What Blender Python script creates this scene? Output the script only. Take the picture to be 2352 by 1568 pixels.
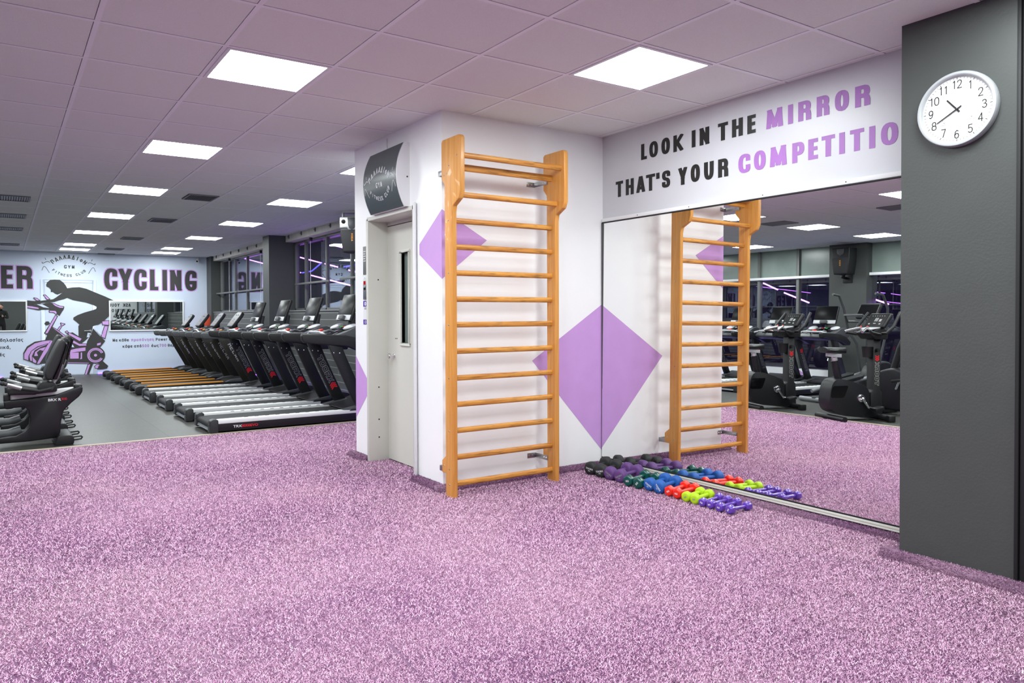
import bpy, bmesh, math, random
import numpy as np
from mathutils import Vector, Matrix

for o in list(bpy.data.objects):
    bpy.data.objects.remove(o)
scene = bpy.context.scene
COL = scene.collection
R = math.radians
PI = math.pi
random.seed(7)
rng = np.random.default_rng(11)

# ------------------------------------------------------------------ camera
cam_d = bpy.data.cameras.new('camera')
cam = bpy.data.objects.new('camera', cam_d)
COL.objects.link(cam)
_right = Vector((0.83593082, -0.54882037, -0.0039831))
_up = Vector((0.01202208, 0.01105472, 0.99986662))
_fwd = Vector((0.54870314, 0.83586721, -0.01583894))
_m = Matrix((_right, _up, -_fwd)).transposed().to_4x4()
_m.translation = Vector((-0.396655, -3.995428, 1.229283))
cam.matrix_world = _m
cam_d.sensor_width = 36.0
cam_d.sensor_fit = 'HORIZONTAL'
cam_d.lens = 1693.8623 / 2352 * 36
cam_d.shift_x = 58.06 / 2352
cam_d.shift_y = -36.19 / 2352
cam_d.clip_start = 0.05
cam_d.clip_end = 200
scene.camera = cam

# ------------------------------------------------------------------ world, exposure
world = bpy.data.worlds.new('night')
scene.world = world
world.use_nodes = True
world.node_tree.nodes['Background'].inputs[0].default_value = (0.012, 0.008, 0.03, 1)
world.node_tree.nodes['Background'].inputs[1].default_value = 0.25
scene.view_settings.view_transform = 'Standard'
scene.view_settings.look = 'None'
scene.view_settings.gamma = 1.0
scene.view_settings.use_curve_mapping = False
scene.view_settings.exposure = 1.4
LIGHT_POWER = 13.0          # emission of the ceiling light panels
CEIL = 2.64

# ------------------------------------------------------------------ materials
def lin(c):
    out = []
    for v in c:
        v = v / 255.0
        out.append(v / 12.92 if v <= 0.04045 else ((v + 0.055) / 1.055) ** 2.4)
    return out

def mat(name, rgb, rough=0.5, metal=0.0, spec=0.5, var=0.0, scale=20.0, bump=0.0, bscale=60.0, coat=0.0, stretch=None):
    m = bpy.data.materials.new(name)
    m.use_nodes = True
    nt = m.node_tree
    b = nt.nodes['Principled BSDF']
    c = lin(rgb)
    b.inputs['Base Color'].default_value = (*c, 1)
    b.inputs['Roughness'].default_value = rough
    b.inputs['Metallic'].default_value = metal
    b.inputs['Specular IOR Level'].default_value = spec
    b.inputs['Coat Weight'].default_value = coat
    b.inputs['Coat Roughness'].default_value = 0.1
    if var or bump:
        tc = nt.nodes.new('ShaderNodeTexCoord')
        mp = nt.nodes.new('ShaderNodeMapping')
        nt.links.new(tc.outputs['Object'], mp.inputs['Vector'])
        if stretch:
            mp.inputs['Scale'].default_value = stretch
    if var:
        n = nt.nodes.new('ShaderNodeTexNoise')
        n.inputs['Scale'].default_value = scale
        n.inputs['Detail'].default_value = 4
        nt.links.new(mp.outputs[0], n.inputs['Vector'])
        r = nt.nodes.new('ShaderNodeValToRGB')
        r.color_ramp.elements[0].position = 0.3
        r.color_ramp.elements[1].position = 0.7
        r.color_ramp.elements[0].color = (*[max(0, x * (1 - var)) for x in c], 1)
        r.color_ramp.elements[1].color = (*[min(1, x * (1 + var)) for x in c], 1)
        nt.links.new(n.outputs['Fac'], r.inputs[0])
        nt.links.new(r.outputs[0], b.inputs['Base Color'])
    if bump:
        n2 = nt.nodes.new('ShaderNodeTexNoise')
        n2.inputs['Scale'].default_value = bscale
        n2.inputs['Detail'].default_value = 3
        nt.links.new(mp.outputs[0], n2.inputs['Vector'])
        bp = nt.nodes.new('ShaderNodeBump')
        bp.inputs['Strength'].default_value = bump
        bp.inputs['Distance'].default_value = 0.01
        nt.links.new(n2.outputs['Fac'], bp.inputs['Height'])
        nt.links.new(bp.outputs[0], b.inputs['Normal'])
    return m

def emit(name, rgb, strength):
    m = bpy.data.materials.new(name)
    m.use_nodes = True
    nt = m.node_tree
    nt.nodes.remove(nt.nodes['Principled BSDF'])
    e = nt.nodes.new('ShaderNodeEmission')
    e.inputs[0].default_value = (*lin(rgb), 1)
    e.inputs[1].default_value = strength
    nt.links.new(e.outputs[0], nt.nodes['Material Output'].inputs[0])
    return m

M = {}
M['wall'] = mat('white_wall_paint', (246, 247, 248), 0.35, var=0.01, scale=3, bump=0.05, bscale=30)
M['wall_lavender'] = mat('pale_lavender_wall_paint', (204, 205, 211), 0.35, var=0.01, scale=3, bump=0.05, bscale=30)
M['farwall'] = mat('pale_blue_wall_paint', (206, 217, 236), 0.45, var=0.015, scale=2)
M['lilac'] = mat('lilac_paint', (200, 154, 218), 0.5, var=0.03, scale=6)
M['purple_paint'] = mat('purple_letter_paint', (164, 108, 186), 0.5, var=0.05, scale=9)
M['black_paint'] = mat('black_letter_paint', (27, 27, 27), 0.5)
M['mural_black'] = mat('mural_charcoal_paint', (52, 52, 52), 0.6)
M['mid_wall'] = mat('mid_grey_wall', (84, 86, 86), 0.5)
M['grey_wall'] = mat('charcoal_grey_wall', (66, 69, 68), 0.5, var=0.04, scale=5, bump=0.08, bscale=90)
M['charcoal'] = mat('charcoal_plastic', (38, 40, 42), 0.4)
M['clock_rim'] = mat('silver_clock_rim', (176, 180, 183), 0.4, 0.2)
M['dark_wall'] = mat('dark_grey_wall', (46, 48, 50), 0.75, var=0.05, scale=4)
M['black_trim'] = mat('black_metal_trim', (22, 23, 25), 0.65)
M['tile'] = mat('mineral_ceiling_tile', (230, 233, 228), 0.9, var=0.03, scale=160, bump=0.25, bscale=220)
M['tbar'] = mat('white_ceiling_bar', (240, 240, 242), 0.5)
M['void'] = mat('dark_plenum', (18, 17, 18), 0.9)
M['cream'] = mat('cream_door_paint', (212, 212, 203), 0.4, var=0.015, scale=4, bump=0.04, bscale=160)
M['chrome'] = mat('chrome', (225, 225, 228), 0.12, 1.0)
M['steel'] = mat('brushed_steel', (175, 176, 178), 0.35, 1.0)
M['alu'] = mat('satin_aluminium', (205, 206, 208), 0.38, 0.7, var=0.03, scale=30)
M['silver'] = mat('silver_plastic', (196, 198, 202), 0.35, 0.15)
M['strip'] = mat('pale_foot_strip', (226, 228, 228), 0.55)
M['black'] = mat('black_plastic', (16, 17, 19), 0.5, var=0.08, scale=60)
M['gloss_black'] = mat('gloss_black_plastic', (12, 12, 14), 0.08)
M['grey_plastic'] = mat('grey_plastic', (66, 68, 71), 0.45, var=0.04, scale=40)
M['mid_grey'] = mat('mid_grey_plastic', (120, 122, 126), 0.4)
M['frame_black'] = mat('black_powder_coat', (13, 14, 19), 0.4, bump=0.06, bscale=300)
M['rubber'] = mat('black_belt_rubber', (36, 36, 39), 0.7, bump=0.1, bscale=200)
M['vinyl'] = mat('black_vinyl', (30, 31, 32), 0.45, bump=0.08, bscale=250)
M['orange'] = mat('orange_stripe', (226, 146, 22), 0.45)
M['olive_black'] = mat('olive_black_panel', (34, 33, 26), 0.4)
M['screen'] = mat('dark_screen_glass', (12, 13, 16), 0.3, spec=0.1)
M['red'] = mat('red_plastic', (196, 40, 28), 0.4)
M['red_print'] = mat('red_print', (214, 26, 36), 0.5)
M['white_print'] = mat('white_print', (225, 226, 230), 0.5)
M['grey_print'] = mat('grey_print', (150, 152, 150), 0.5)
M['green'] = mat('green_button', (60, 190, 90), 0.4)
M['white'] = mat('white_plastic', (232, 233, 235), 0.4)
M['sign_grey'] = mat('sign_dark_grey_film', (78, 88, 90), 0.3)
M['fire_orange'] = mat('orange_red_box', (214, 84, 56), 0.5)
M['concrete'] = mat('pale_concrete_beam', (206, 204, 194), 0.75, var=0.1, scale=7)
M['beige_trim'] = mat('beige_threshold_strip', (176, 163, 146), 0.5)
M['frosted'] = mat('frosted_grey_green_glass', (120, 134, 128), 0.25, spec=0.6, var=0.12, scale=2)
M['mullion'] = mat('grey_window_frame', (104, 106, 104), 0.45)
M['skin'] = mat('skin', (196, 150, 126), 0.55)
M['cloth'] = mat('black_cloth', (22, 22, 24), 0.9)
M['hair'] = mat('dark_hair', (40, 32, 28), 0.6)
M['light'] = emit('lit_panel', (245, 252, 252), LIGHT_POWER)
M['led'] = emit('purple_led', (112, 52, 255), 7.0)
M['led_core'] = emit('violet_led_tube', (190, 110, 255), 5.0)
M['led_blue'] = emit('blue_led_tube', (92, 84, 255), 1.5)
M['red_led'] = emit('dim_red_display', (190, 30, 40), 0.35)
M['dial'] = mat('white_clock_dial', (228, 229, 229), 0.4)
M['dumb_black'] = mat('black_neoprene', (38, 39, 40), 0.65, bump=0.08, bscale=300)
M['dumb_purple'] = mat('plum_neoprene', (94, 58, 120), 0.6, bump=0.08, bscale=300)
M['dumb_green'] = mat('dark_green_vinyl', (14, 78, 72), 0.25)
M['dumb_blue'] = mat('blue_neoprene', (24, 88, 168), 0.6, bump=0.08, bscale=300)
M['dumb_red'] = mat('red_vinyl', (236, 42, 22), 0.3)
M['dumb_lime'] = mat('lime_neoprene', (176, 214, 20), 0.55, bump=0.06, bscale=300)
M['dumb_violet'] = mat('violet_vinyl', (98, 62, 172), 0.15, coat=0.5)

def wood_mat(name, rgb, dark, wear=0.0, axis='Z'):
    m = bpy.data.materials.new(name)
    m.use_nodes = True
    nt = m.node_tree
    b = nt.nodes['Principled BSDF']
    tc = nt.nodes.new('ShaderNodeTexCoord')
    mp = nt.nodes.new('ShaderNodeMapping')
    mp.inputs['Scale'].default_value = (40, 40, 2.5) if axis == 'Z' else (2.5, 40, 40)
    nt.links.new(tc.outputs['Object'], mp.inputs[0])
    n = nt.nodes.new('ShaderNodeTexNoise')
    n.inputs['Scale'].default_value = 1.0
    n.inputs['Detail'].default_value = 6
    n.inputs['Distortion'].default_value = 0.6
    nt.links.new(mp.outputs[0], n.inputs['Vector'])
    r = nt.nodes.new('ShaderNodeValToRGB')
    r.color_ramp.elements[0].position = 0.32
    r.color_ramp.elements[1].position = 0.62
    r.color_ramp.elements[0].color = (*lin(dark), 1)
    r.color_ramp.elements[1].color = (*lin(rgb), 1)
    nt.links.new(n.outputs['Fac'], r.inputs[0])
    last = r.outputs[0]
    if wear:
        mp2 = nt.nodes.new('ShaderNodeMapping')
        mp2.inputs['Scale'].default_value = (7, 60, 60) if axis == 'X' else (60, 60, 5)
        nt.links.new(tc.outputs['Object'], mp2.inputs[0])
        n2 = nt.nodes.new('ShaderNodeTexNoise')
        n2.inputs['Scale'].default_value = 1.2
        n2.inputs['Detail'].default_value = 5
        nt.links.new(mp2.outputs[0], n2.inputs['Vector'])
        r2 = nt.nodes.new('ShaderNodeValToRGB')
        r2.color_ramp.elements[0].position = 0.52
        r2.color_ramp.elements[1].position = 0.66
        r2.color_ramp.elements[0].color = (0, 0, 0, 1)
        r2.color_ramp.elements[1].color = (wear, wear, wear, 1)
        nt.links.new(n2.outputs['Fac'], r2.inputs[0])
        mx = nt.nodes.new('ShaderNodeMix')
        mx.data_type = 'RGBA'
        nt.links.new(r2.outputs[0], mx.inputs[0])
        nt.links.new(last, mx.inputs[6])
        mx.inputs[7].default_value = (*lin((70, 48, 30)), 1)
        last = mx.outputs[2]
    nt.links.new(last, b.inputs['Base Color'])
    b.inputs['Roughness'].default_value = 0.42
    b.inputs['Coat Weight'].default_value = 0.08
    return m
M['wood'] = wood_mat('varnished_orange_wood', (224, 160, 80), (208, 138, 58))
M['wood_rung'] = wood_mat('worn_varnished_rung', (216, 152, 66), (186, 118, 46), wear=0.5, axis='X')

def rubber_floor_mat():
    m = mat('speckled_rubber_floor', (112, 114, 112), 0.42, var=0.0)
    nt = m.node_tree
    b = nt.nodes['Principled BSDF']
    tc = nt.nodes.new('ShaderNodeTexCoord')
    n = nt.nodes.new('ShaderNodeTexNoise')
    n.inputs['Scale'].default_value = 120
    n.inputs['Detail'].default_value = 2
    nt.links.new(tc.outputs['Object'], n.inputs['Vector'])
    r = nt.nodes.new('ShaderNodeValToRGB')
    r.color_ramp.elements[0].position = 0.35
    r.color_ramp.elements[1].position = 0.68
    r.color_ramp.elements[0].color = (*lin((47, 48, 45)), 1)
    r.color_ramp.elements[1].color = (*lin((80, 80, 75)), 1)
    nt.links.new(n.outputs['Fac'], r.inputs[0])
    br = nt.nodes.new('ShaderNodeTexBrick')
    br.offset = 0.0
    br.inputs['Scale'].default_value = 1.0
    br.inputs['Brick Width'].default_value = 1.0
    br.inputs['Row Height'].default_value = 1.0
    br.inputs['Mortar Size'].default_value = 0.004
    br.inputs['Color1'].default_value = (1, 1, 1, 1)
    br.inputs['Color2'].default_value = (0.92, 0.92, 0.92, 1)
    br.inputs['Mortar'].default_value = (0.22, 0.22, 0.22, 1)
    nt.links.new(tc.outputs['Object'], br.inputs['Vector'])
    mx = nt.nodes.new('ShaderNodeMix')
    mx.data_type = 'RGBA'
    mx.blend_type = 'MULTIPLY'
    mx.inputs[0].default_value = 1
    nt.links.new(r.outputs[0], mx.inputs[6])
    nt.links.new(br.outputs['Color'], mx.inputs[7])
    nt.links.new(mx.outputs[2], b.inputs['Base Color'])
    return m
M['floor'] = rubber_floor_mat()

def slat_wall_mat():
    m = mat('grey_board_dado', (92, 93, 94), 0.55)
    nt = m.node_tree
    b = nt.nodes['Principled BSDF']
    tc = nt.nodes.new('ShaderNodeTexCoord')
    sp = nt.nodes.new('ShaderNodeSeparateXYZ')
    cb = nt.nodes.new('ShaderNodeCombineXYZ')
    nt.links.new(tc.outputs['Object'], sp.inputs[0])
    nt.links.new(sp.outputs['Y'], cb.inputs['X'])
    nt.links.new(sp.outputs['Z'], cb.inputs['Y'])
    br = nt.nodes.new('ShaderNodeTexBrick')
    br.inputs['Scale'].default_value = 1.0
    br.inputs['Brick Width'].default_value = 2.2
    br.inputs['Row Height'].default_value = 0.105
    br.inputs['Mortar Size'].default_value = 0.006
    br.inputs['Color1'].default_value = (*lin((92, 94, 94)), 1)
    br.inputs['Color2'].default_value = (*lin((84, 86, 87)), 1)
    br.inputs['Mortar'].default_value = (*lin((140, 141, 140)), 1)
    nt.links.new(cb.outputs[0], br.inputs['Vector'])
    nt.links.new(br.outputs['Color'], b.inputs['Base Color'])
    bp = nt.nodes.new('ShaderNodeBump')
    bp.inputs['Strength'].default_value = 0.6
    bp.inputs['Distance'].default_value = 0.01
    bp.invert = True
    nt.links.new(br.outputs['Fac'], bp.inputs['Height'])
    nt.links.new(bp.outputs[0], b.inputs['Normal'])
    return m
M['slats'] = slat_wall_mat()

def glass_mat():
    m = bpy.data.materials.new('night_window_glass')
    m.use_nodes = True
    nt = m.node_tree
    nt.nodes.remove(nt.nodes['Principled BSDF'])
    t = nt.nodes.new('ShaderNodeBsdfTransparent')
    t.inputs[0].default_value = (0.92, 0.93, 0.95, 1)
    g = nt.nodes.new('ShaderNodeBsdfGlossy')
    g.inputs['Roughness'].default_value = 0.0
    g.inputs['Color'].default_value = (0.86, 0.9, 0.98, 1)
    ge = nt.nodes.new('ShaderNodeNewGeometry')       # the same reflectance on both faces of the sheet
    ior = nt.nodes.new('ShaderNodeMapRange')
    ior.inputs['To Min'].default_value = 2.5
    ior.inputs['To Max'].default_value = 1 / 2.5
    nt.links.new(ge.outputs['Backfacing'], ior.inputs['Value'])
    fr = nt.nodes.new('ShaderNodeFresnel')
    nt.links.new(ior.outputs[0], fr.inputs['IOR'])
    mx = nt.nodes.new('ShaderNodeMixShader')
    nt.links.new(fr.outputs[0], mx.inputs[0])
    nt.links.new(t.outputs[0], mx.inputs[1])
    nt.links.new(g.outputs[0], mx.inputs[2])
    nt.links.new(mx.outputs[0], nt.nodes['Material Output'].inputs[0])
    return m
M['glass'] = glass_mat()

def mirror_mat(name, c, rough=0.0):
    m = bpy.data.materials.new(name)
    m.use_nodes = True
    nt = m.node_tree
    nt.nodes.remove(nt.nodes['Principled BSDF'])
    g = nt.nodes.new('ShaderNodeBsdfGlossy')
    g.inputs['Roughness'].default_value = rough
    g.inputs['Color'].default_value = (*c, 1)
    nt.links.new(g.outputs[0], nt.nodes['Material Output'].inputs[0])
    return m
M['mirror'] = mirror_mat('mirror_silvering', (0.95, 0.96, 0.95))
M['mirror_dark'] = mirror_mat('smoky_mirror_silvering', (0.3, 0.34, 0.33))

def carpet_mat():
    m = bpy.data.materials.new('purple_shag_pile')
    m.use_nodes = True
    nt = m.node_tree
    b = nt.nodes['Principled BSDF']
    at = nt.nodes.new('ShaderNodeAttribute')
    at.attribute_name = 'tint'
    r = nt.nodes.new('ShaderNodeValToRGB')
    e = r.color_ramp.elements
    e[0].position = 0.0
    e[0].color = (*lin((84, 42, 88)), 1)
    q = e.new(0.22)
    q.color = (*lin((164, 102, 152)), 1)
    e[1].position = 1.0
    e[1].color = (*lin((250, 224, 240)), 1)
    k = e.new(0.5)
    k.color = (*lin((222, 170, 206)), 1)
    nt.links.new(at.outputs['Fac'], r.inputs[0])
    tc = nt.nodes.new('ShaderNodeTexCoord')
    n = nt.nodes.new('ShaderNodeTexNoise')
    n.inputs['Scale'].default_value = 0.8
    n.inputs['Detail'].default_value = 3
    nt.links.new(tc.outputs['Object'], n.inputs['Vector'])
    rr = nt.nodes.new('ShaderNodeValToRGB')
    rr.color_ramp.elements[0].position = 0.42
    rr.color_ramp.elements[1].position = 0.62
    rr.color_ramp.elements[0].color = (0, 0, 0, 1)
    rr.color_ramp.elements[1].color = (0.2, 0.2, 0.2, 1)
    nt.links.new(n.outputs['Fac'], rr.inputs[0])
    mx = nt.nodes.new('ShaderNodeMix')
    mx.data_type = 'RGBA'
    nt.links.new(rr.outputs[0], mx.inputs[0])
    nt.links.new(r.outputs[0], mx.inputs[6])
    mx.inputs[7].default_value = (*lin((222, 190, 200)), 1)
    nt.links.new(mx.outputs[2], b.inputs['Base Color'])
    b.inputs['Roughness'].default_value = 0.55
    b.inputs['Specular IOR Level'].default_value = 0.25
    return m
M['carpet'] = carpet_mat()
M['carpet_back'] = mat('carpet_backing', (150, 92, 148), 0.95, var=0.3, scale=90)

# ------------------------------------------------------------------ mesh helpers
class MB:
    def __init__(self):
        self.v = []
        self.f = []
    def add(self, vs, fs):
        o = len(self.v)
        self.v += [tuple(p) for p in vs]
        self.f += [[i + o for i in f] for f in fs]
        return self
    def box(self, x0, x1, y0, y1, z0, z1):
        vs = [(x, y, z) for z in (z0, z1) for y in (y0, y1) for x in (x0, x1)]
        return self.add(vs, [(0, 2, 3, 1), (4, 5, 7, 6), (0, 1, 5, 4), (2, 6, 7, 3), (0, 4, 6, 2), (1, 3, 7, 5)])
    def prism(self, poly, axis, d0, d1):
        mk = {'y': lambda a, b, d: (a, d, b), 'x': lambda a, b, d: (d, a, b), 'z': lambda a, b, d: (a, b, d)}[axis]
        n = len(poly)
        vs = [mk(a, b, d0) for a, b in poly] + [mk(a, b, d1) for a, b in poly]
        fs = [tuple(range(n)), tuple(range(2 * n - 1, n - 1, -1))]
        fs += [(i, (i + 1) % n, (i + 1) % n + n, i + n) for i in range(n)]
        return self.add(vs, fs)
    def tube(self, pts, r, n=10, caps=True, flat=1.0):
        pts = [Vector(p) for p in pts]
        rs = r if isinstance(r, (list, tuple)) else [r] * len(pts)
        rings = []
        t0 = (pts[1] - pts[0]).normalized()
        ref = Vector((0, 0, 1)) if abs(t0.z) < 0.9 else Vector((1, 0, 0))
        nrm = (ref - t0 * ref.dot(t0)).normalized()
        for i, p in enumerate(pts):
            if i == 0:
                t = t0
            elif i == len(pts) - 1:
                t = (pts[i] - pts[i - 1]).normalized()
            else:
                t = ((pts[i + 1] - p).normalized() + (p - pts[i - 1]).normalized())
                t = t.normalized() if t.length > 1e-6 else (pts[i + 1] - p).normalized()
            nrm = (nrm - t * nrm.dot(t)).normalized()
            bn = t.cross(nrm)
            rings.append([p + (nrm * math.cos(2 * PI * k / n) * rs[i] + bn * math.sin(2 * PI * k / n) * rs[i] * flat) for k in range(n)])
        vs = [q for ring in rings for q in ring]
        fs = []
        for i in range(len(pts) - 1):
            for k in range(n):
                fs.append((i * n + k, i * n + (k + 1) % n, (i + 1) * n + (k + 1) % n, (i + 1) * n + k))
        if caps:
            fs.append(tuple(range(n - 1, -1, -1)))
            fs.append(tuple(range((len(pts) - 1) * n, len(pts) * n)))
        return self.add(vs, fs)
    def cyl(self, p, q, r, r2=None, n=16):
        return self.tube([p, q], [r, r if r2 is None else r2], n)
    def lathe(self, prof, origin, axis, n=24):
        axis = Vector(axis).normalized()
        o = Vector(origin)
        ref = Vector((0, 0, 1)) if abs(axis.z) < 0.9 else Vector((1, 0, 0))
        u = (ref - axis * ref.dot(axis)).normalized()
        w = axis.cross(u)
        vs = []
        for r, h in prof:
            for k in range(n):
                a = 2 * PI * k / n
                vs.append(o + axis * h + (u * math.cos(a) + w * math.sin(a)) * r)
        fs = []
        for i in range(len(prof) - 1):
            for k in range(n):
                fs.append((i * n + k, i * n + (k + 1) % n, (i + 1) * n + (k + 1) % n, (i + 1) * n + k))
        fs.append(tuple(range(n - 1, -1, -1)))
        fs.append(tuple(range((len(prof) - 1) * n, len(prof) * n)))
        return self.add(vs, fs)
    def ball(self, c, r, n=14, m=8):
        rx, ry, rz = r if isinstance(r, (list, tuple)) else (r, r, r)
        vs, fs = [], []
        for i in range(m + 1):
            th = PI * i / m
            for k in range(n):
                a = 2 * PI * k / n
                vs.append((c[0] + rx * math.sin(th) * math.cos(a), c[1] + ry * math.sin(th) * math.sin(a), c[2] + rz * math.cos(th)))
        for i in range(m):
            for k in range(n):
                fs.append((i * n + k, i * n + (k + 1) % n, (i + 1) * n + (k + 1) % n, (i + 1) * n + k))
        return self.add(vs, fs)
    def obox(self, c, ax, ay, az):
        """a box about centre c with half-axis vectors ax, ay, az"""
        c, ax, ay, az = Vector(c), Vector(ax), Vector(ay), Vector(az)
        vs = [c + ax * i + ay * j + az * k for k in (-1, 1) for j in (-1, 1) for i in (-1, 1)]
        return self.add(vs, [(0, 2, 3, 1), (4, 5, 7, 6), (0, 1, 5, 4), (2, 6, 7, 3), (0, 4, 6, 2), (1, 3, 7, 5)])
    def build(self, name, material, parent=None, bevel=0.0, seg=2, sharp=35, kind=None, loc=None, label=None):
        me = bpy.data.meshes.new(name)
        me.from_pydata(self.v, [], self.f)
        bm = bmesh.new()
        bm.from_mesh(me)
        bmesh.ops.remove_doubles(bm, verts=bm.verts, dist=1e-6)
        bmesh.ops.recalc_face_normals(bm, faces=bm.faces)
        if bevel:
            es = [e for e in bm.edges if len(e.link_faces) == 2 and e.calc_face_angle(0) > R(30)]
            bmesh.ops.bevel(bm, geom=es, offset=bevel, segments=seg, affect='EDGES', profile=0.5, clamp_overlap=True)
        bm.to_mesh(me)
        bm.free()
        me.materials.append(material)
        for p in me.polygons:
            p.use_smooth = True
        me.set_sharp_from_angle(angle=R(sharp))
        o = bpy.data.objects.new(name, me)
        COL.objects.link(o)
        if parent:
            o.parent = parent
        if loc:
            o.location = loc
        if kind:
            o['kind'] = kind
        if label:
            o['label'] = label
        return o

def tag(o, label, cat, group=None, kind=None):
    o['label'] = label
    o['category'] = cat
    if group:
        o['group'] = group
    if kind:
        o['kind'] = kind
    return o

def thing(name, label, cat, loc=(0, 0, 0), rotz=0.0, group=None):
    o = bpy.data.objects.new(name, None)
    COL.objects.link(o)
    o.empty_display_size = 0.1
    o.location = loc
    o.rotation_euler = (0, 0, rotz)
    return tag(o, label, cat, group)

def dup(root, loc, rotz, label):
    """a copy of a thing with copies of its parts and sub-parts"""
    r = root.copy()
    COL.objects.link(r)
    r.location = loc
    r.rotation_euler = (0, 0, rotz)
    r['label'] = label
    for ch in list(root.children):
        c = ch.copy()
        COL.objects.link(c)
        c.parent = r
        for g in list(ch.children):
            d = g.copy()
            COL.objects.link(d)
            d.parent = c
    return r

def struct(name, mb, material, **k):
    return mb.build(name, material, kind='structure', **k)

# ------------------------------------------------------------------ lettering
def fillet(pts, r, closed, n=5):
    """round the corners of a polyline in unit space by r"""
    out = []
    N = len(pts)
    for i, p in enumerate(pts):
        if not closed and i in (0, N - 1):
            out.append(p)
            continue
        a, c = Vector(pts[i - 1]), Vector(pts[(i + 1) % N])
        b = Vector(p)
        d1, d2 = (a - b), (c - b)
        rr1 = min(r, d1.length * 0.5)
        rr2 = min(r, d2.length * 0.5)
        s, e = b + d1.normalized() * rr1, b + d2.normalized() * rr2
        for k in range(n + 1):
            t = k / n
            q = s * (1 - t) ** 2 + b * 2 * t * (1 - t) + e * t * t
            out.append((q.x, q.y))
    return out

def _rect(r=0.5):
    return (fillet([(0, 0), (1, 0), (1, 1), (0, 1)], r, True), True)
GL = {
    'A': [([(0, 0), (0.42, 1)], 0), ([(1, 0), (0.58, 1)], 0), ([(0.2, 0.22), (0.8, 0.22)], 0)],
    'B': [([(0, 0), (0, 1)], 0), (fillet([(0, 1), (0.95, 1), (0.95, 0.54), (0, 0.54)], 0.4, False), 0), (fillet([(0, 0.54), (1, 0.54), (1, 0), (0, 0)], 0.4, False), 0)],
    'C': [(fillet([(1, 0.76), (1, 1), (0, 1), (0, 0), (1, 0), (1, 0.28)], 0.5, False), 0)],
    'D': [([(0, 0), (0, 1)], 0), (fillet([(0, 1), (1, 1), (1, 0), (0, 0)], 0.5, False), 0)],
    'E': [([(0, 0), (0, 1)], 0), ([(0, 1), (0.92, 1)], 0), ([(0, 0.52), (0.8, 0.52)], 0), ([(0, 0), (0.92, 0)], 0)],
    'F': [([(0, 0), (0, 1)], 0), ([(0, 1), (0.95, 1)], 0), ([(0, 0.52), (0.8, 0.52)], 0)],
    'G': [(fillet([(1, 0.78), (1, 1), (0, 1), (0, 0), (1, 0), (1, 0.36)], 0.5, False), 0), ([(0.62, 0.38), (1, 0.38)], 0)],
    'H': [([(0, 0), (0, 1)], 0), ([(1, 0), (1, 1)], 0), ([(0, 0.52), (1, 0.52)], 0)],
    'I': [([(0.5, 0), (0.5, 1)], 0)],
    'K': [([(0, 0), (0, 1)], 0), ([(1, 1), (0.1, 0.4)], 0), ([(0.3, 0.58), (1, 0)], 0)],
    'L': [([(0, 1), (0, 0)], 0), ([(0, 0), (0.92, 0)], 0)],
    'M': [([(0, 0), (0.08, 1)], 0), ([(0.08, 1), (0.5, 0.05)], 0), ([(0.92, 1), (0.5, 0.05)], 0), ([(1, 0), (0.92, 1)], 0)],
    'N': [([(0, 0), (0, 1)], 0), ([(0, 1), (1, 0)], 0), ([(1, 0), (1, 1)], 0)],
    'O': [_rect()],
    'P': [([(0, 0), (0, 1)], 0), (fillet([(0, 1), (1, 1), (1, 0.44), (0, 0.44)], 0.4, False), 0)],
    'Q': [_rect(), ([(0.6, 0.25), (1, 0)], 0)],
    'R': [([(0, 0), (0, 1)], 0), (fillet([(0, 1), (0.97, 1), (0.97, 0.5), (0, 0.5)], 0.4, False), 0), (fillet([(0.5, 0.5), (1, 0.45), (1, 0)], 0.25, False), 0)],
    'S': [(fillet([(1, 0.80), (1, 1), (0, 1), (0, 0.56), (1, 0.44), (1, 0), (0, 0), (0, 0.20)], 0.4, False), 0)],
    'T': [([(0, 1), (1, 1)], 0), ([(0.5, 1), (0.5, 0)], 0)],
    'U': [(fillet([(0, 1), (0, 0), (1, 0), (1, 1)], 0.5, False), 0)],
    'V': [([(0, 1), (0.5, 0)], 0), ([(1, 1), (0.5, 0)], 0)],
    'W': [([(0, 1), (0.25, 0)], 0), ([(0.25, 0), (0.5, 0.9)], 0), ([(0.5, 0.9), (0.75, 0)], 0), ([(0.75, 0), (1, 1)], 0)],
    'X': [([(0, 0), (1, 1)], 0), ([(0, 1), (1, 0)], 0)],
    'Y': [([(0, 1), (0.5, 0.42)], 0), ([(1, 1), (0.5, 0.42)], 0), ([(0.5, 0.45), (0.5, 0)], 0)],
    "'": [([(0.5, 1), (0.35, 0.78)], 0)],
    '\u03a0': [([(0, 0), (0, 1)], 0), ([(0, 1), (0.85, 1)], 0), ([(0.85, 1), (0.85, 0.3)], 0)],
    '\u039b': [([(0, 0), (0.5, 1)], 0), ([(0.5, 1), (1, 0)], 0)],
    '\u0394': [([(0, 0), (0.5, 1)], 0), ([(0.5, 1), (1, 0)], 0), ([(0, 0), (1, 0)], 0)],
    'o': [([(0.5, 0.05), (1, 0.4), (0.5, 0.75), (0, 0.4)], 1)],
    '0': [_rect()], '8': [(fillet([(0, 0), (1, 0), (1, 0.5), (0, 0.5)], 0.3, True), 1), (fillet([(0.04, 0.5), (0.96, 0.5), (0.96, 1), (0.04, 1)], 0.3, True), 1)],
}

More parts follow.
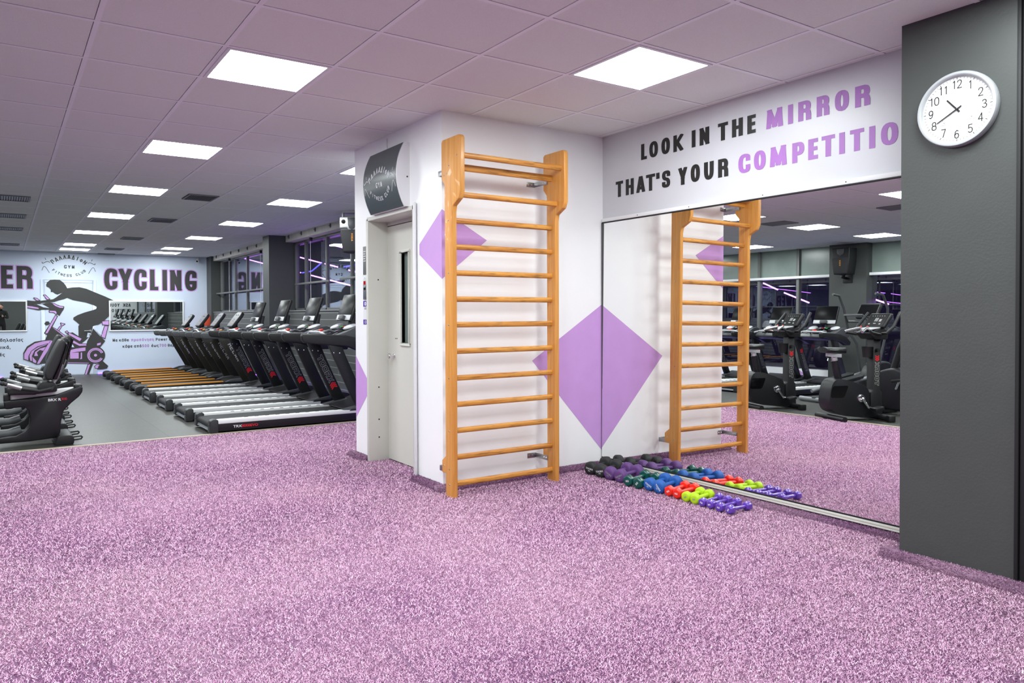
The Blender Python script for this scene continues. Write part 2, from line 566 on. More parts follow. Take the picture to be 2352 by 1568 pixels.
def _clip(poly, lo, hi):
    for sgn, lim in ((1, lo), (-1, -hi)):
        out = []
        for i in range(len(poly)):
            a, b = poly[i - 1], poly[i]
            fa, fb = sgn * a[1] - lim, sgn * b[1] - lim
            if (fa >= 0) != (fb >= 0):
                t = fa / (fa - fb)
                out.append((a[0] + (b[0] - a[0]) * t, lim * sgn))
            if fb >= 0:
                out.append(b)
        poly = out
        if len(poly) < 3:
            return []
    return poly

def ribbon(pts, closed, tx, ty, ext=0.5):
    """flat quads that stroke a polyline with an elliptical pen tx by ty"""
    P = []
    for a, b in pts:
        q = Vector((a / tx, b / ty))
        if not P or (q - P[-1]).length > 1e-4:
            P.append(q)
    if closed and (P[0] - P[-1]).length < 1e-4:
        P.pop()
    n = len(P)
    segs = [(P[i], P[(i + 1) % n]) for i in range(n if closed else n - 1)]
    out = []
    dirs = [(b - a).normalized() if (b - a).length > 1e-9 else Vector((1, 0)) for a, b in segs]
    m = len(segs)
    for i, (a, b) in enumerate(segs):
        d = dirs[i]
        nn = Vector((-d.y, d.x)) * 0.5
        def joint(j, end):
            other = None
            if closed or (0 <= j < m):
                other = dirs[j % m]
            if other is None or d.dot(other) < 0.6:
                return None
            t = (d + other).normalized()
            nm = Vector((-t.y, t.x))
            return nm * (0.5 / max(0.5, nm.dot(Vector((-d.y, d.x)))))
        ja, jb = joint(i - 1, 0), joint(i + 1, 1)
        if ja is None:
            a2 = a - d * ext
            q0, q1 = a2 + nn, a2 - nn
        else:
            q0, q1 = a + ja, a - ja
        if jb is None:
            b2 = b + d * ext
            q2, q3 = b2 - nn, b2 + nn
        else:
            q2, q3 = b - jb, b + jb
        out.append([(q.x * tx, q.y * ty) for q in (q0, q1, q2, q3)])
    return out

def glyph(ch, u0, u1, v0, v1, tx, ty, grow=0.0, clip=True):
    """polygons of one capital filling the box u0..u1, v0..v1"""
    res = []
    w, h = (u1 - u0), (v1 - v0)
    if ch == 'I':
        tx = min(tx, w) if w < tx * 1.6 else tx
    for pts, closed in GL[ch]:
        if ch == 'I':
            q = [(u0 + w / 2, v0 + ty / 2 + y * (h - ty)) for x, y in pts]
        else:
            q = [(u0 + tx / 2 + x * (w - tx), v0 + ty / 2 + y * (h - ty)) for x, y in pts]
        for poly in ribbon(q, closed, tx + 2 * grow, ty + 2 * grow, 0.5 if tx > 0.02 or grow else 0.3):
            if clip:
                poly = _clip(poly, v0 - grow, v1 + grow)
            if len(poly) >= 3:
                res.append(poly)
    return res

class Plane:
    def __init__(self, o, u, n, v=(0, 0, 1)):
        self.o, self.u, self.v, self.n = Vector(o), Vector(u), Vector(v), Vector(n)
    def p(self, a, b, d=0.0):
        return self.o + self.u * a + self.v * b + self.n * d

def paint(mb, plane, polys, d0, d1):
    """flat painted shapes on a plane; overlapping strokes are staggered by hundredths of a millimetre"""
    for k, poly in enumerate(polys):
        d = d1 + (k % 24) * 3e-5
        mb.add([plane.p(a, b, d) for a, b in poly], [tuple(range(len(poly)))])
    return mb

def word(mb, plane, text, u, v, h, adv, w, tx, ty, d0=0.001, d1=0.002, slant=0.0):
    for ch in text:
        if ch != ' ':
            ps = glyph(ch, 0, w, 0, h, tx, ty)
            ps = [[(u + a + slant * b, v + b) for a, b in p] for p in ps]
            paint(mb, plane, ps, d0, d1)
        u += adv
    return u

_six = [(.82, .9), (.5, 1), (.17, .82), (.02, .42), (.08, .12), (.42, 0), (.78, .08), (.92, .32), (.78, .56), (.42, .62), (.06, .42)]
DIG = {'0': [(_rect()[0], 1)], '1': [([(.2, .8), (.5, 1), (.5, 0)], 0)], '2': [([(0, .75), (.12, .93), (.45, 1), (.8, .93), (.9, .7), (.72, .45), (.3, .2), (0, 0), (.95, 0)], 0)],
       '3': [([(.03, .85), (.25, .98), (.55, 1), (.82, .88), (.85, .7), (.65, .54), (.35, .52)], 0), ([(.6, .53), (.88, .42), (.94, .24), (.75, .04), (.4, 0), (.02, .14)], 0)],
       '4': [([(.72, 0), (.72, 1)], 0), ([(.7, 1), (0, .3)], 0), ([(0, .29), (1, .29)], 0)], '5': [([(.85, 1), (.16, 1), (.08, .54), (.45, .64), (.82, .54), (.93, .3), (.75, .05), (.38, 0), (.02, .12)], 0)],
       '6': [(_six, 0)], '7': [([(0, 1), (.92, 1), (.35, 0)], 0)], '8': [(fillet([(0, 0), (.96, 0), (.96, .52), (0, .52)], .4, True), 1), (fillet([(.08, .52), (.88, .52), (.88, 1), (.08, 1)], .4, True), 1)],
       '9': [([(1 - x, 1 - y) for x, y in _six], 0)]}
def _o(w=.75, h=1.0):
    return (fillet([(0, 0), (w, 0), (w, h), (0, h)], .35, True), 1)
LOW = {'\u03b1': (.8, [_o(.78), ([(.78, 1), (.78, 0)], 0)]), '\u03b5': (.72, [(fillet([(.72, .86), (.6, 1), (0, 1), (0, .53), (.5, .53)], .25, False), 0), (fillet([(.3, .52), (0, .52), (0, 0), (.62, 0), (.74, .14)], .25, False), 0)]),
       '\u03b8': (.75, [_o(.75, 1.4), ([(0, .7), (.75, .7)], 0)]), '\u03ba': (.72, [([(0, 0), (0, 1)], 0), ([(.7, 1), (.1, .5)], 0), ([(.2, .55), (.7, 0)], 0)]),
       '\u03c0': (.95, [([(0, 1), (.95, 1)], 0), ([(.18, 1), (.18, 0)], 0), ([(.76, 1), (.76, 0)], 0)]), '\u03c1': (.75, [_o(), ([(0, .5), (0, -.4)], 0)]), '\u03bf': (.75, [_o()]),
       '\u03bd': (.75, [([(0, 1), (.37, 0)], 0), ([(.75, 1), (.37, 0)], 0)]), '\u03b7': (.7, [([(0, 1), (0, 0)], 0), (fillet([(0, .7), (0, 1), (.7, 1), (.7, -.4)], .3, False), 0)]),
       '\u03c8': (.9, [(fillet([(0, 1), (0, 0), (.9, 0), (.9, 1)], .35, False), 0), ([(.45, 1.2), (.45, -.4)], 0)]), '\u03c9': (1.05, [(fillet([(.05, 1), (0, .6), (0, 0), (.52, 0), (.52, .6)], .25, False), 0), (fillet([(.52, .6), (.52, 0), (1.05, 0), (1.05, .6), (1.0, 1)], .25, False), 0)]),
       '\u03c2': (.7, [(fillet([(.7, 1), (0, 1), (0, .2), (.6, .1), (.6, -.35)], .3, False), 0)]), '\u03bc': (.75, [([(0, 1), (0, -.4)], 0), (fillet([(0, 1), (0, 0), (.75, 0), (.75, 1)], .3, False), 0)]),
       '\u03b9': (.12, [([(.06, 1), (.06, 0)], 0)]), '\u03b4': (.75, [_o(.75, .9), (fillet([(.2, .9), (.1, 1.4), (.65, 1.4)], .2, False), 0)]), '\u03bb': (.75, [([(.05, 1.4), (.75, 0)], 0), ([(.4, .72), (0, 0)], 0)]),
       '\u03c3': (.9, [_o(.72), ([(.4, 1), (.92, 1)], 0)]), 'o': (.75, [_o()]), 'w': (1.0, [([(0, 1), (.25, 0)], 0), ([(.25, 0), (.5, .9)], 0), ([(.5, .9), (.75, 0)], 0), ([(.75, 0), (1, 1)], 0)]),
       'e': (.75, [(fillet([(.02, .5), (.75, .5), (.75, 1), (0, 1), (0, 0), (.72, 0)], .3, False), 0)]), 'r': (.5, [([(0, 0), (0, 1)], 0), (fillet([(0, .5), (0, 1), (.5, 1)], .3, False), 0)]),
       'y': (.75, [([(0, 1), (.4, 0)], 0), ([(.75, 1), (.2, -.4)], 0)]), 'c': (.7, [(fillet([(.7, 1), (0, 1), (0, 0), (.7, 0)], .35, False), 0)]), 'l': (.12, [([(.06, 0), (.06, 1.4)], 0)]),
       'i': (.12, [([(.06, 1), (.06, 0)], 0)]), 'n': (.7, [([(0, 1), (0, 0)], 0), (fillet([(0, .6), (0, 1), (.7, 1), (.7, 0)], .3, False), 0)]), 'g': (.75, [_o(), (fillet([(.75, 1), (.75, -.4), (.05, -.4)], .25, False), 0)]),
       ',': (.15, [([(.08, .05), (.0, -.25)], 0)]), "'": (.12, [([(.06, 1.4), (.06, 1.1)], 0)])}
ACC = {'\u03ac': '\u03b1', '\u03ad': '\u03b5', '\u03ae': '\u03b7', '\u03af': '\u03b9', '\u03cc': '\u03bf', '\u03ce': '\u03c9'}
def small_text(text, plane, u, v, name, material, parent, xh=0.05, t=0.015, right=False, d=0.001):
    """bold lower-case lettering built from pen strokes, x-height xh"""
    polys, U = [], 0.0
    mb = MB()
    for ch in text:
        if ch == ' ':
            U += 0.55 * xh
            continue
        b = ACC.get(ch, ch)
        if b in LOW:
            w, st = LOW[b]
        elif b in DIG:
            w, st = .75, [([(x * .75, y * 1.4) for x, y in p], c) for p, c in DIG[b]]
        else:
            w, st = (.95 if b in ('M', '\u039c') else .75), [([(x * (.95 if b in ('M', '\u039c') else .75), y * 1.4) for x, y in p], c) for p, c in GL['M' if b == '\u039c' else b]]
        if ch in ACC:
            st = st + [([(w * .5, 1.28), (w * .5 + .16, 1.55)], 0)]
        out = []
        for p, c in st:
            out += ribbon([(U + x * xh, y * xh) for x, y in p], bool(c), t, t)
        polys.append(out)
        U += w * xh + t + 0.3 * xh
    s = -U if right else 0.0
    for out in polys:
        paint(mb, plane, [[(u + s + a, v + b) for a, b in p] for p in out], d, d)
    return mb.build(name, material, parent)

def font_mesh(body, size, plane, u, v, name, material, parent=None, align='LEFT', bold=0.0, d=0.001, rot=0.0, sx=1.0, label=None):
    cu = bpy.data.curves.new('lettering', 'FONT')
    cu.body = body
    cu.size = size
    cu.align_x = align
    cu.align_y = 'CENTER'
    cu.offset = bold
    cu.extrude = 0.0004
    t = bpy.data.objects.new('lettering', cu)
    COL.objects.link(t)
    dg = bpy.context.evaluated_depsgraph_get()
    me = bpy.data.meshes.new_from_object(t.evaluated_get(dg))
    bpy.data.objects.remove(t)
    bpy.data.curves.remove(cu)
    c, s = math.cos(rot), math.sin(rot)
    for vt in me.vertices:
        x, y, z = vt.co
        x *= sx
        vt.co = plane.p(u + x * c - y * s, v + x * s + y * c, d + z)
    me.name = name
    me.materials.clear()
    me.materials.append(material)
    o = bpy.data.objects.new(name, me)
    COL.objects.link(o)
    if parent:
        o.parent = parent
    if label:
        o['label'] = label
    return o

# ================================================================== room shell
XL, XE, XM, XP = -5.5, 2.157, 3.645, 3.33     # left windows, lift wall, mirror wall, grey pillar
YL, YB, YF, YS = 0.456, 1.96, 14.9, -6.6     # bars wall, back of lift shaft, far wall, wall behind the camera
XW, XG = 3.86, 4.05                           # board dado face, window glass
CEDGE_X, CEDGE_Y = -0.75, 3.83                # edges of the purple carpet

def floor_z(y):
    """the rubber floor falls very slightly towards the far wall"""
    return 0.0 if y < 4 else -0.009 * (y - 4)
struct('floor', MB().prism([(YS - 0.1, -0.3), (YS - 0.1, 0.0), (4.0, 0.0), (YF + 0.2, floor_z(YF + 0.2)), (YF + 0.2, -0.3)], 'x', XL - 0.2, 4.5), M['floor'], sharp=0.1)
KF = 0.97673                                  # far wall drawing scale
def fx(x):
    return -0.39666 + (x + 0.39666) * KF
def fz(z):
    return 1.22928 + (z - 1.22928) * KF

# ceiling: loose tiles with open joints on a bar grid, dark void above
def gy(j):
    return 0.6 * j if j <= 7 else 4.2 + (j - 7) * 0.626
LIGHTS = []
for ci, rows in ((1, (-9, -6, -3, 0, 4, 8, 12, 16, 20, 22)), (4, (-8, -5, -2, 4, 8, 12, 16, 20, 22)), (-2, (-9, -6, -3, 0, 4, 8, 12, 16, 20)),  # unseen panels behind the camera are added, closer set, to brighten the bars wall
                 (-5, (-4, 0, 4, 8, 12, 16)), (-8, (-4, 0, 4, 8, 12))):
    LIGHTS += [(ci, j) for j in rows]
cells_lit = set(LIGHTS)
I0, I1, J0, J1 = -10, 7, -11, 25
tiles = MB()
for i in range(I0, I1):
    for j in range(J0, J1):
        if (i, j) in cells_lit:
            continue
        x0, x1, y0, y1 = 0.6 * i, 0.6 * (i + 1), gy(j), gy(j + 1)
        if y0 >= YF:
            continue
        tiles.box(x0 + 0.0125, x1 - 0.0155, y0 + 0.0125, y1 - 0.0155, CEIL + 0.0005, CEIL + 0.014)
struct('ceiling', tiles, M['tile'])
bars = MB()
for i in range(I0, I1 + 1):
    bars.box(0.6 * i - 0.012, 0.6 * i + 0.012, gy(J0), gy(J1), CEIL - 0.001, CEIL + 0.03)
for j in range(J0, J1 + 1):
    bars.box(0.6 * I0, 0.6 * I1, gy(j) - 0.012, gy(j) + 0.012, CEIL - 0.0014, CEIL + 0.029)
struct('trim_1', bars, M['tbar'])
struct('roof_slab', MB().box(XL - 0.3, 4.6, YS - 0.3, YF + 0.5, CEIL + 0.14, CEIL + 0.24), M['void'])

# walls round the lift shaft and the mirror alcove
TOP = CEIL + 0.03
struct('wall_alcove', MB().box(XE + 0.0005, XM + 0.1, YL, YL + 0.12, 0, TOP), M['wall'])
DY0, DY1, DZ = 0.857, 1.690, 2.022            # lift door opening
w = MB()
w.box(XE, XE + 0.14, YL + 0.0005, DY0, 0, TOP)
w.box(XE, XE + 0.14, DY1, YB, 0, TOP)
w.box(XE, XE + 0.14, DY0, DY1, DZ, TOP)
struct('wall_lift', w, M['wall'])
struct('wall_back_of_lift', MB().box(XE + 0.0005, 4.2, YB - 0.12, YB - 0.0005, 0, TOP), M['wall'])
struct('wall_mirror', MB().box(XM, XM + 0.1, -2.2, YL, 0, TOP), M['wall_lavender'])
struct('pillar_right', MB().box(XP, XP + 0.6, -2.562, -2.062, 0, TOP), M['grey_wall'])
struct('wall_right', MB().box(XP + 0.03, XP + 0.2, YS, -2.563, 0, TOP), M['dark_wall'])
t = MB()
t.box(XP - 0.012, XP + 0.03, -2.578, -2.5625, 0, TOP)
t.box(XP - 0.004, XP + 0.03, -2.605, -2.582, 0, TOP)
struct('trim_2', t, M['black_trim'], bevel=0.002)
struct('wall_behind', MB().box(XL - 0.2, 4.2, YS - 0.12, YS, 0, TOP), M['mid_wall'])

# far wall with a door
struct('wall_far', MB().box(XL - 0.2, 4.4, YF, YF + 0.12, -0.2, TOP), M['farwall'])
d = thing('door_2', 'pale painted door in the far wall under the cyclist mural', 'door', (fx(0.88), YF, floor_z(YF)))
d['kind'] = 'structure'
dz = fz(2.05) - floor_z(YF)
fr = MB()
fr.box(-0.545, -0.465, -0.012, 0, 0, dz)
fr.box(0.465, 0.545, -0.012, 0, 0, dz)
fr.box(-0.465, 0.465, -0.012, 0, dz - 0.065, dz)
fr.build('door_frame', M['farwall'], d, bevel=0.003)
MB().box(-0.46, 0.46, -0.006, 0, 0.012, dz - 0.07).build('door_panel', M['farwall'], d)
h = MB()
hz = fz(0.88) - floor_z(YF)
h.lathe([(0.024, 0), (0.024, 0.012)], (0.41, -0.016, hz), (0, -1, 0), 14)
h.tube([(0.41, -0.026, hz), (0.41, -0.06, hz), (0.29, -0.062, hz)], 0.010, 8)
h.lathe([(0.022, 0), (0.022, 0.014)], (0.41, -0.016, hz - 0.085), (0, -1, 0), 14)
h.build('door_handle', M['steel'], d)

# window side: board dado, sill, beam, columns, glass
struct('wall_windows', MB().box(XW, XW + 0.45, YB, YF, -0.15, 1.285), M['slats'])
struct('sill_windows', MB().box(XW - 0.015, XW + 0.3, YB, YF, 1.285, 1.31), M['mid_grey'], bevel=0.004)
struct('beam_windows', MB().box(XW, XW + 0.45, YB, YF, 2.528, TOP), M['concrete'], bevel=0.006)
c = MB().box(3.555, 4.12, 9.04, 9.40, -0.1, TOP)
struct('column_window', c, M['grey_wall'])
struct('column_far_corner', MB().box(3.80, 4.2, 14.46, YF, -0.15, TOP), M['grey_wall'])
# brackets under the beam edge
bk = MB()
for k in range(14):
    y = 6.2 + k * 0.66
    if 8.95 < y < 9.5:
        continue
    bk.box(XW - 0.018, XW, y, y + 0.02, 2.575, 2.64)
    bk.box(XW - 0.03, XW, y, y + 0.02, 2.60, 2.615)
struct('trim_3', bk, M['mid_grey'])

def window(n, y0, y1, muls, z0, z1, x, face, extra=None):
    d = bpy.data.objects.new('window_%d' % n, None)
    COL.objects.link(d)
    d.location = (x, (y0 + y1) / 2, z0)
    d['kind'] = 'structure'
    yc = (y0 + y1) / 2
    h = z1 - z0
    f = MB()
    f.box(-0.03, 0.03, y0 - yc, y1 - yc, 0, 0.035)
    f.box(-0.03, 0.03, y0 - yc, y1 - yc, h - 0.035, h)
    for y in [y0 + 0.03, y1 - 0.03] + list(muls):
        f.box(-0.03, 0.03, y - yc - 0.025, y - yc + 0.025, 0, h)
    f.build('window_frame', M['mullion'], d, bevel=0.004)
    MB().box(-0.004, 0.004, y0 - yc, y1 - yc, 0.01, h - 0.01).build('pane', M['glass'], d)
    return d
window(1, 9.40, 14.46, (14.36, 13.16, 12.18), 1.31, 2.528, XG, -1)
window(2, YB + 0.02, 9.04, (8.50, 7.50, 6.48, 5.2, 3.9), 1.31, 2.528, XG, -1)

# left window side, seen in the big mirror
struct('wall_left', MB().box(XL - 0.2, XL, YS, YF, -0.15, 0.27), M['wall'])
struct('pillar_left', MB().box(XL - 0.2, XL + 0.12, 3.38, 4.10, 0, TOP), M['grey_wall'])
struct('transom_left', MB().box(XL - 0.12, XL + 0.03, YS, YF, 2.05, 2.10), M['white'], bevel=0.004)
fl = bpy.data.objects.new('window_3', None)
COL.objects.link(fl)
fl.location = (XL - 0.06, 4.0, 0.27)
fl['kind'] = 'structure'
MB().box(-0.004, 0.004, YS - 4, YF - 4, 0, 1.78).build('pane', M['glass'], fl)
MB().box(-0.02, 0.0, YS - 4, YF - 4, 1.83, 2.37).build('frosted_pane', M['frosted'], fl, label='frosted grey-green upper pane')
f = MB()
for y in (-5.5, -3.9, -2.3, -0.7, 0.9, 2.2, 4.85, 5.75, 7.3, 8.9, 10.5, 12.1, 13.7):
    f.box(-0.03, 0.05, y - 4 - 0.03, y - 4 + 0.03, 0, 2.37)
f.build('window_frame', M['mullion'], fl, bevel=0.004)

# carpet edge strip
t = MB()
t.box(CEDGE_X - 0.05, 3.86, CEDGE_Y, CEDGE_Y + 0.05, 0.0, 0.014)
t.box(CEDGE_X - 0.05, CEDGE_X, YS, CEDGE_Y + 0.05, 0.0, 0.0138)
struct('trim_4', t, M['beige_trim'], bevel=0.004)

# ------------------------------------------------------------------ carpet
def blades(px, py, pz, nrm, length, width, lean):
    """bent triangular tufts: arrays of roots, root normals, lengths, widths"""
    n = len(px)
    root = np.stack([px, py, pz], 1)
    a = rng.uniform(0, 2 * PI, n)
    rnd = rng.normal(0, 1, (n, 3))
    tang = rnd - (rnd * nrm).sum(1, keepdims=True) * nrm
    tang /= np.linalg.norm(tang, axis=1, keepdims=True) + 1e-9
    side = np.cross(nrm, tang)
    side2 = side * np.cos(a)[:, None] + tang * np.sin(a)[:, None]
    ln = rng.uniform(0.65, 1.15, n)[:, None] * length[:, None]
    tip = root + nrm * ln * (1 - lean * rng.uniform(0.3, 1, n)[:, None]) + tang * ln * lean * rng.uniform(0.5, 1.2, n)[:, None]
    wv = side2 * width[:, None] * 0.5
    v = np.stack([root - wv, root + wv, tip], 1).reshape(-1, 3)
    tint = np.clip(rng.beta(1.9, 1.8, n), 0, 1)
    return v, tint
def blade_mesh(name, parts, extra=None):
    v = np.concatenate([p[0] for p in parts]).astype(np.float32)
    tint = np.concatenate([p[1] for p in parts]).astype(np.float32)
    n = len(tint)
    ev, ef = (extra.v, extra.f) if extra else ([], [])
    nv = len(v)
    me = bpy.data.meshes.new(name)
    allv = np.concatenate([v, np.array(ev, np.float32).reshape(-1, 3)]) if ev else v
    loops = np.arange(nv, dtype=np.int32)
    starts = np.arange(0, nv, 3, dtype=np.int32)
    tot = np.full(n, 3, np.int32)
    if ef:
        l2 = np.array([i + nv for f in ef for i in f], np.int32)
        k2 = np.array([len(f) for f in ef], np.int32)
        s2 = nv + np.concatenate([[0], np.cumsum(k2)[:-1]]).astype(np.int32)
        loops, starts, tot = np.concatenate([loops, l2]), np.concatenate([starts, s2]), np.concatenate([tot, k2])
        tint = np.concatenate([tint, np.full(len(ef), 0.06, np.float32)])
    me.vertices.add(len(allv))
    me.vertices.foreach_set('co', allv.ravel())
    me.loops.add(len(loops))
    me.loops.foreach_set('vertex_index', loops)
    me.polygons.add(len(starts))
    me.polygons.foreach_set('loop_start', starts)
    me.polygons.foreach_set('loop_total', tot)
    at = me.attributes.new('tint', 'FLOAT', 'FACE')
    at.data.foreach_set('value', tint)
    me.update()
    me.validate()
    me.materials.append(M['carpet'])
    o = bpy.data.objects.new(name, me)
    COL.objects.link(o)
    return o
PILE = 0.010
def pile_patch(x0, x1, y0, y1, dens, size):
    n = int((x1 - x0) * (y1 - y0) * dens)
    px, py = rng.uniform(x0, x1, n), rng.uniform(y0, y1, n)
    return blades(px, py, np.full(n, 0.006), np.tile([0, 0, 1.0], (n, 1)), np.full(n, 0.013) * size, np.full(n, 0.0042) * size, 0.75)
# worn seams where two widths of carpet meet: the pile is parted
SEAMS = [((0.787, -1.53), (0.772, -1.77)), ((1.10, -2.04), (1.24, -2.037)), ((1.73, -1.63), (1.705, -1.99)), ((1.39, -2.14), (1.6, -2.135))]
def cut_seams(v, tint, amount=1.0):
    tri = v.reshape(-1, 3, 3)
    c = tri[:, 0, :2]
    keep = np.ones(len(tri), bool)
    for (a, b), wd in zip(SEAMS, (0.009, 0.009, 0.006, 0.003)):
        a, b = np.array(a), np.array(b)
        t = np.clip(((c - a) @ (b - a)) / ((b - a) @ (b - a)), 0, 1)
        dd = np.linalg.norm(c - (a + t[:, None] * (b - a)), axis=1)
        keep &= dd > wd * (0.35 + 0.65 * np.abs(np.sin(c[:, 0] * 97)))
    return tri[keep].reshape(-1, 3), tint[keep]
pp = []
pp.append(cut_seams(*pile_patch(-0.2, 2.9, -2.9, -1.4, 60000, 0.9)))
pp.append(pile_patch(2.9, 3.62, -2.9, -1.4, 42000, 1.0))
pp.append(pile_patch(-0.7, -0.2, -2.9, -1.4, 34000, 1.0))
pp.append(pile_patch(-0.72, 3.62, -1.4, 0.44, 30000, 1.05))
pp.append(pile_patch(-0.72, XE, 0.44, 1.96, 22000, 1.15))
pp.append(pile_patch(-0.72, 3.0, 1.96, 3.81, 17000, 1.25))
pp.append(pile_patch(XE, XE + 0.165, 0.885, 1.66, 22000, 1.1))
pp.append(pile_patch(3.0, 3.84, 1.96, 3.81, 5000, 1.7))
pp.append(pile_patch(-0.72, 3.3, -3.6, -2.9, 9000, 1.6))
base = MB()
base.box(CEDGE_X, 3.86, YB, CEDGE_Y, 0.0005, 0.006)
base.box(CEDGE_X, XE, YL, YB, 0.0005, 0.006)
base.box(CEDGE_X, XM, -2.06, YL, 0.0005, 0.006)
base.box(CEDGE_X, XP, YS, -2.06, 0.0005, 0.006)
base.box(XE, XE + 0.19, DY0 + 0.01, DY1 - 0.01, 0.0005, 0.006)
cp = blade_mesh('carpet', pp, base)
tag(cp, 'purple shag carpet covering the open exercise floor', 'carpet', kind='stuff')

def carpet_base(name, p0, p1, out, h=0.046, d0=0.03, d1=0.075, ends=(0, 0)):
    """an upturned carpet skirting from p0 to p1 along a wall; out is the way it faces: a sloped strip with pile on it"""
    p0, p1, out = np.array([*p0, 0.0]), np.array([*p1, 0.0]), np.array([*out, 0.0])
    ln = np.linalg.norm(p1 - p0)
    al = (p1 - p0) / ln
    sl = math.hypot(h, d1 - d0)
    nrm = (out * h + np.array([0, 0, 1.0]) * (d1 - d0)) / sl
    n = int((ln + ends[0] * d1 + ends[1] * d1) * sl * 46000)
    s_, t_ = rng.uniform(-ends[0] * d1, ln + ends[1] * d1, n), rng.uniform(0, 1, n)
    P = p0 + al * s_[:, None] + out * (d1 + (d0 - d1) * t_)[:, None] + np.array([0, 0, 1.0]) * (h * t_)[:, None]
    n2 = int(ln * d0 * 42000)
    s2, t2 = rng.uniform(0, ln, n2), rng.uniform(0.1, 1, n2)
    P2 = p0 + al * s2[:, None] + out * (d0 * t2)[:, None] + np.array([0, 0, h])
    parts = [blades(P[:, 0], P[:, 1], P[:, 2], np.tile(nrm, (n, 1)), np.full(n, 0.015), np.full(n, 0.0042), 0.7),
             blades(P2[:, 0], P2[:, 1], P2[:, 2], np.tile([0, 0, 1.0], (n2, 1)), np.full(n2, 0.010), np.full(n2, 0.004), 0.7)]
    parts = [(v, t * t * 0.42) for v, t in parts]  # skirting tufts tinted darker: deep shade in the pile put into the colour
    a0, a1 = p0 - al * ends[0] * d1, p1 + al * ends[1] * d1
    prof = [(0.0006, 0.0), (d1, 0.0), (d0, h), (0.0006, h)]
    vs = [tuple(q + out * d + np.array([0, 0, z])) for q in (a0, a1) for d, z in prof]
    mb = MB().add(vs, [(0, 1, 2, 3), (7, 6, 5, 4), (0, 4, 5, 1), (1, 5, 6, 2), (2, 6, 7, 3), (3, 7, 4, 0)])
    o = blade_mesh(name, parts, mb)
    o['kind'] = 'structure'
    return o
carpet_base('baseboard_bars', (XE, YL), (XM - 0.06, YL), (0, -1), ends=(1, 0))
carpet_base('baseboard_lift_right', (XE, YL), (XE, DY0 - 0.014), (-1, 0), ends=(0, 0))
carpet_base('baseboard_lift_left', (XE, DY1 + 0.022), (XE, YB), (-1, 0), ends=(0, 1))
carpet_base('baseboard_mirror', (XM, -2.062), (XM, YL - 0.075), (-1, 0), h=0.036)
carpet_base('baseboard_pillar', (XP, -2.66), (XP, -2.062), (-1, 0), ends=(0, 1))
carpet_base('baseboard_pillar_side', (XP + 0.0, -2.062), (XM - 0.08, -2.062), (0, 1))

# ------------------------------------------------------------------ lift door
d = thing('door_1', 'cream lift door with a narrow window in the white shaft wall', 'door', (XE, (DY0 + DY1) / 2, 0))
d['kind'] = 'structure'
hw = (DY1 - DY0) / 2
f = MB()
f.box(-0.012, 0.185, hw - 0.02, hw + 0.018, 0.0, DZ)
f.box(-0.012, 0.185, -hw - 0.004, -hw + 0.02, -0.0, DZ + 0.015)
f.box(-0.012, 0.185, -hw, hw, DZ - 0.02, DZ + 0.012)
f.build('door_frame', M['cream'], d, bevel=0.003)
a = MB()
a.prism([(-0.03, -hw - 0.045), (-0.012, -hw - 0.045), (-0.012, -hw - 0.002), (-0.018, -hw - 0.002)], 'z', 0.012, DZ + 0.03)
a.build('corner_strip', M['white'], d, bevel=0.002)
# leaf with a slot window
L0, L1 = -hw + 0.02, hw - 0.02
wy0, wy1, wz0, wz1 = 0.008, 0.140, 0.995, 1.730
lf = MB()
lf.box(0.17, 0.21, L0, wy0, 0.012, 1.965)
lf.box(0.17, 0.21, wy1, L1, 0.012, 1.965)
lf.box(0.17, 0.21, wy0, wy1, 0.012, wz0)
lf.box(0.17, 0.21, wy0, wy1, wz1, 1.965)
lf.build('door_panel', M['cream'], d)
MB().box(0.168, 0.205, L0, L1, 1.972, DZ - 0.02).build('door_head', M['cream'], d)
g = MB()
for (p0, p1, q0, q1) in ((wy0 - 0.02, wy1 + 0.02, wz0 - 0.022, wz0), (wy0 - 0.02, wy1 + 0.02, wz1, wz1 + 0.022), (wy0 - 0.02, wy0, wz0, wz1), (wy1, wy1 + 0.02, wz0, wz1)):
    g.box(0.157, 0.2, p0, p1, q0, q1)
wf = g.build('window_surround', M['cream'], d, bevel=0.003)
MB().box(0.196, 0.2, wy0, wy1, wz0, wz1).build('window_pane', M['frosted'], wf, label='narrow dark glass')
k = MB()
k.lathe([(0.019, 0), (0.019, 0.004), (0.009, 0.008), (0.008, 0.03), (0.021, 0.036), (0.024, 0.046), (0.018, 0.056), (0.004, 0.058)], (0.17, 0.285, 0.885), (-1, 0, 0), 20)
k.build('door_knob', M['chrome'], d, sharp=50)
k = MB()
for q, z in ((0.255, 1.03), (0.23, 1.03)):
    k.lathe([(0.005, 0), (0.005, 0.002)], (0.17, q, z), (-1, 0, 0), 10)
for z in (1.52, 0.62, 0.35, 0.2):
    k.lathe([(0.006, 0), (0.006, 0.002)], (0.08, hw - 0.02, z), (0, -1, 0), 10)
k.build('screw_hole', M['black'], d)

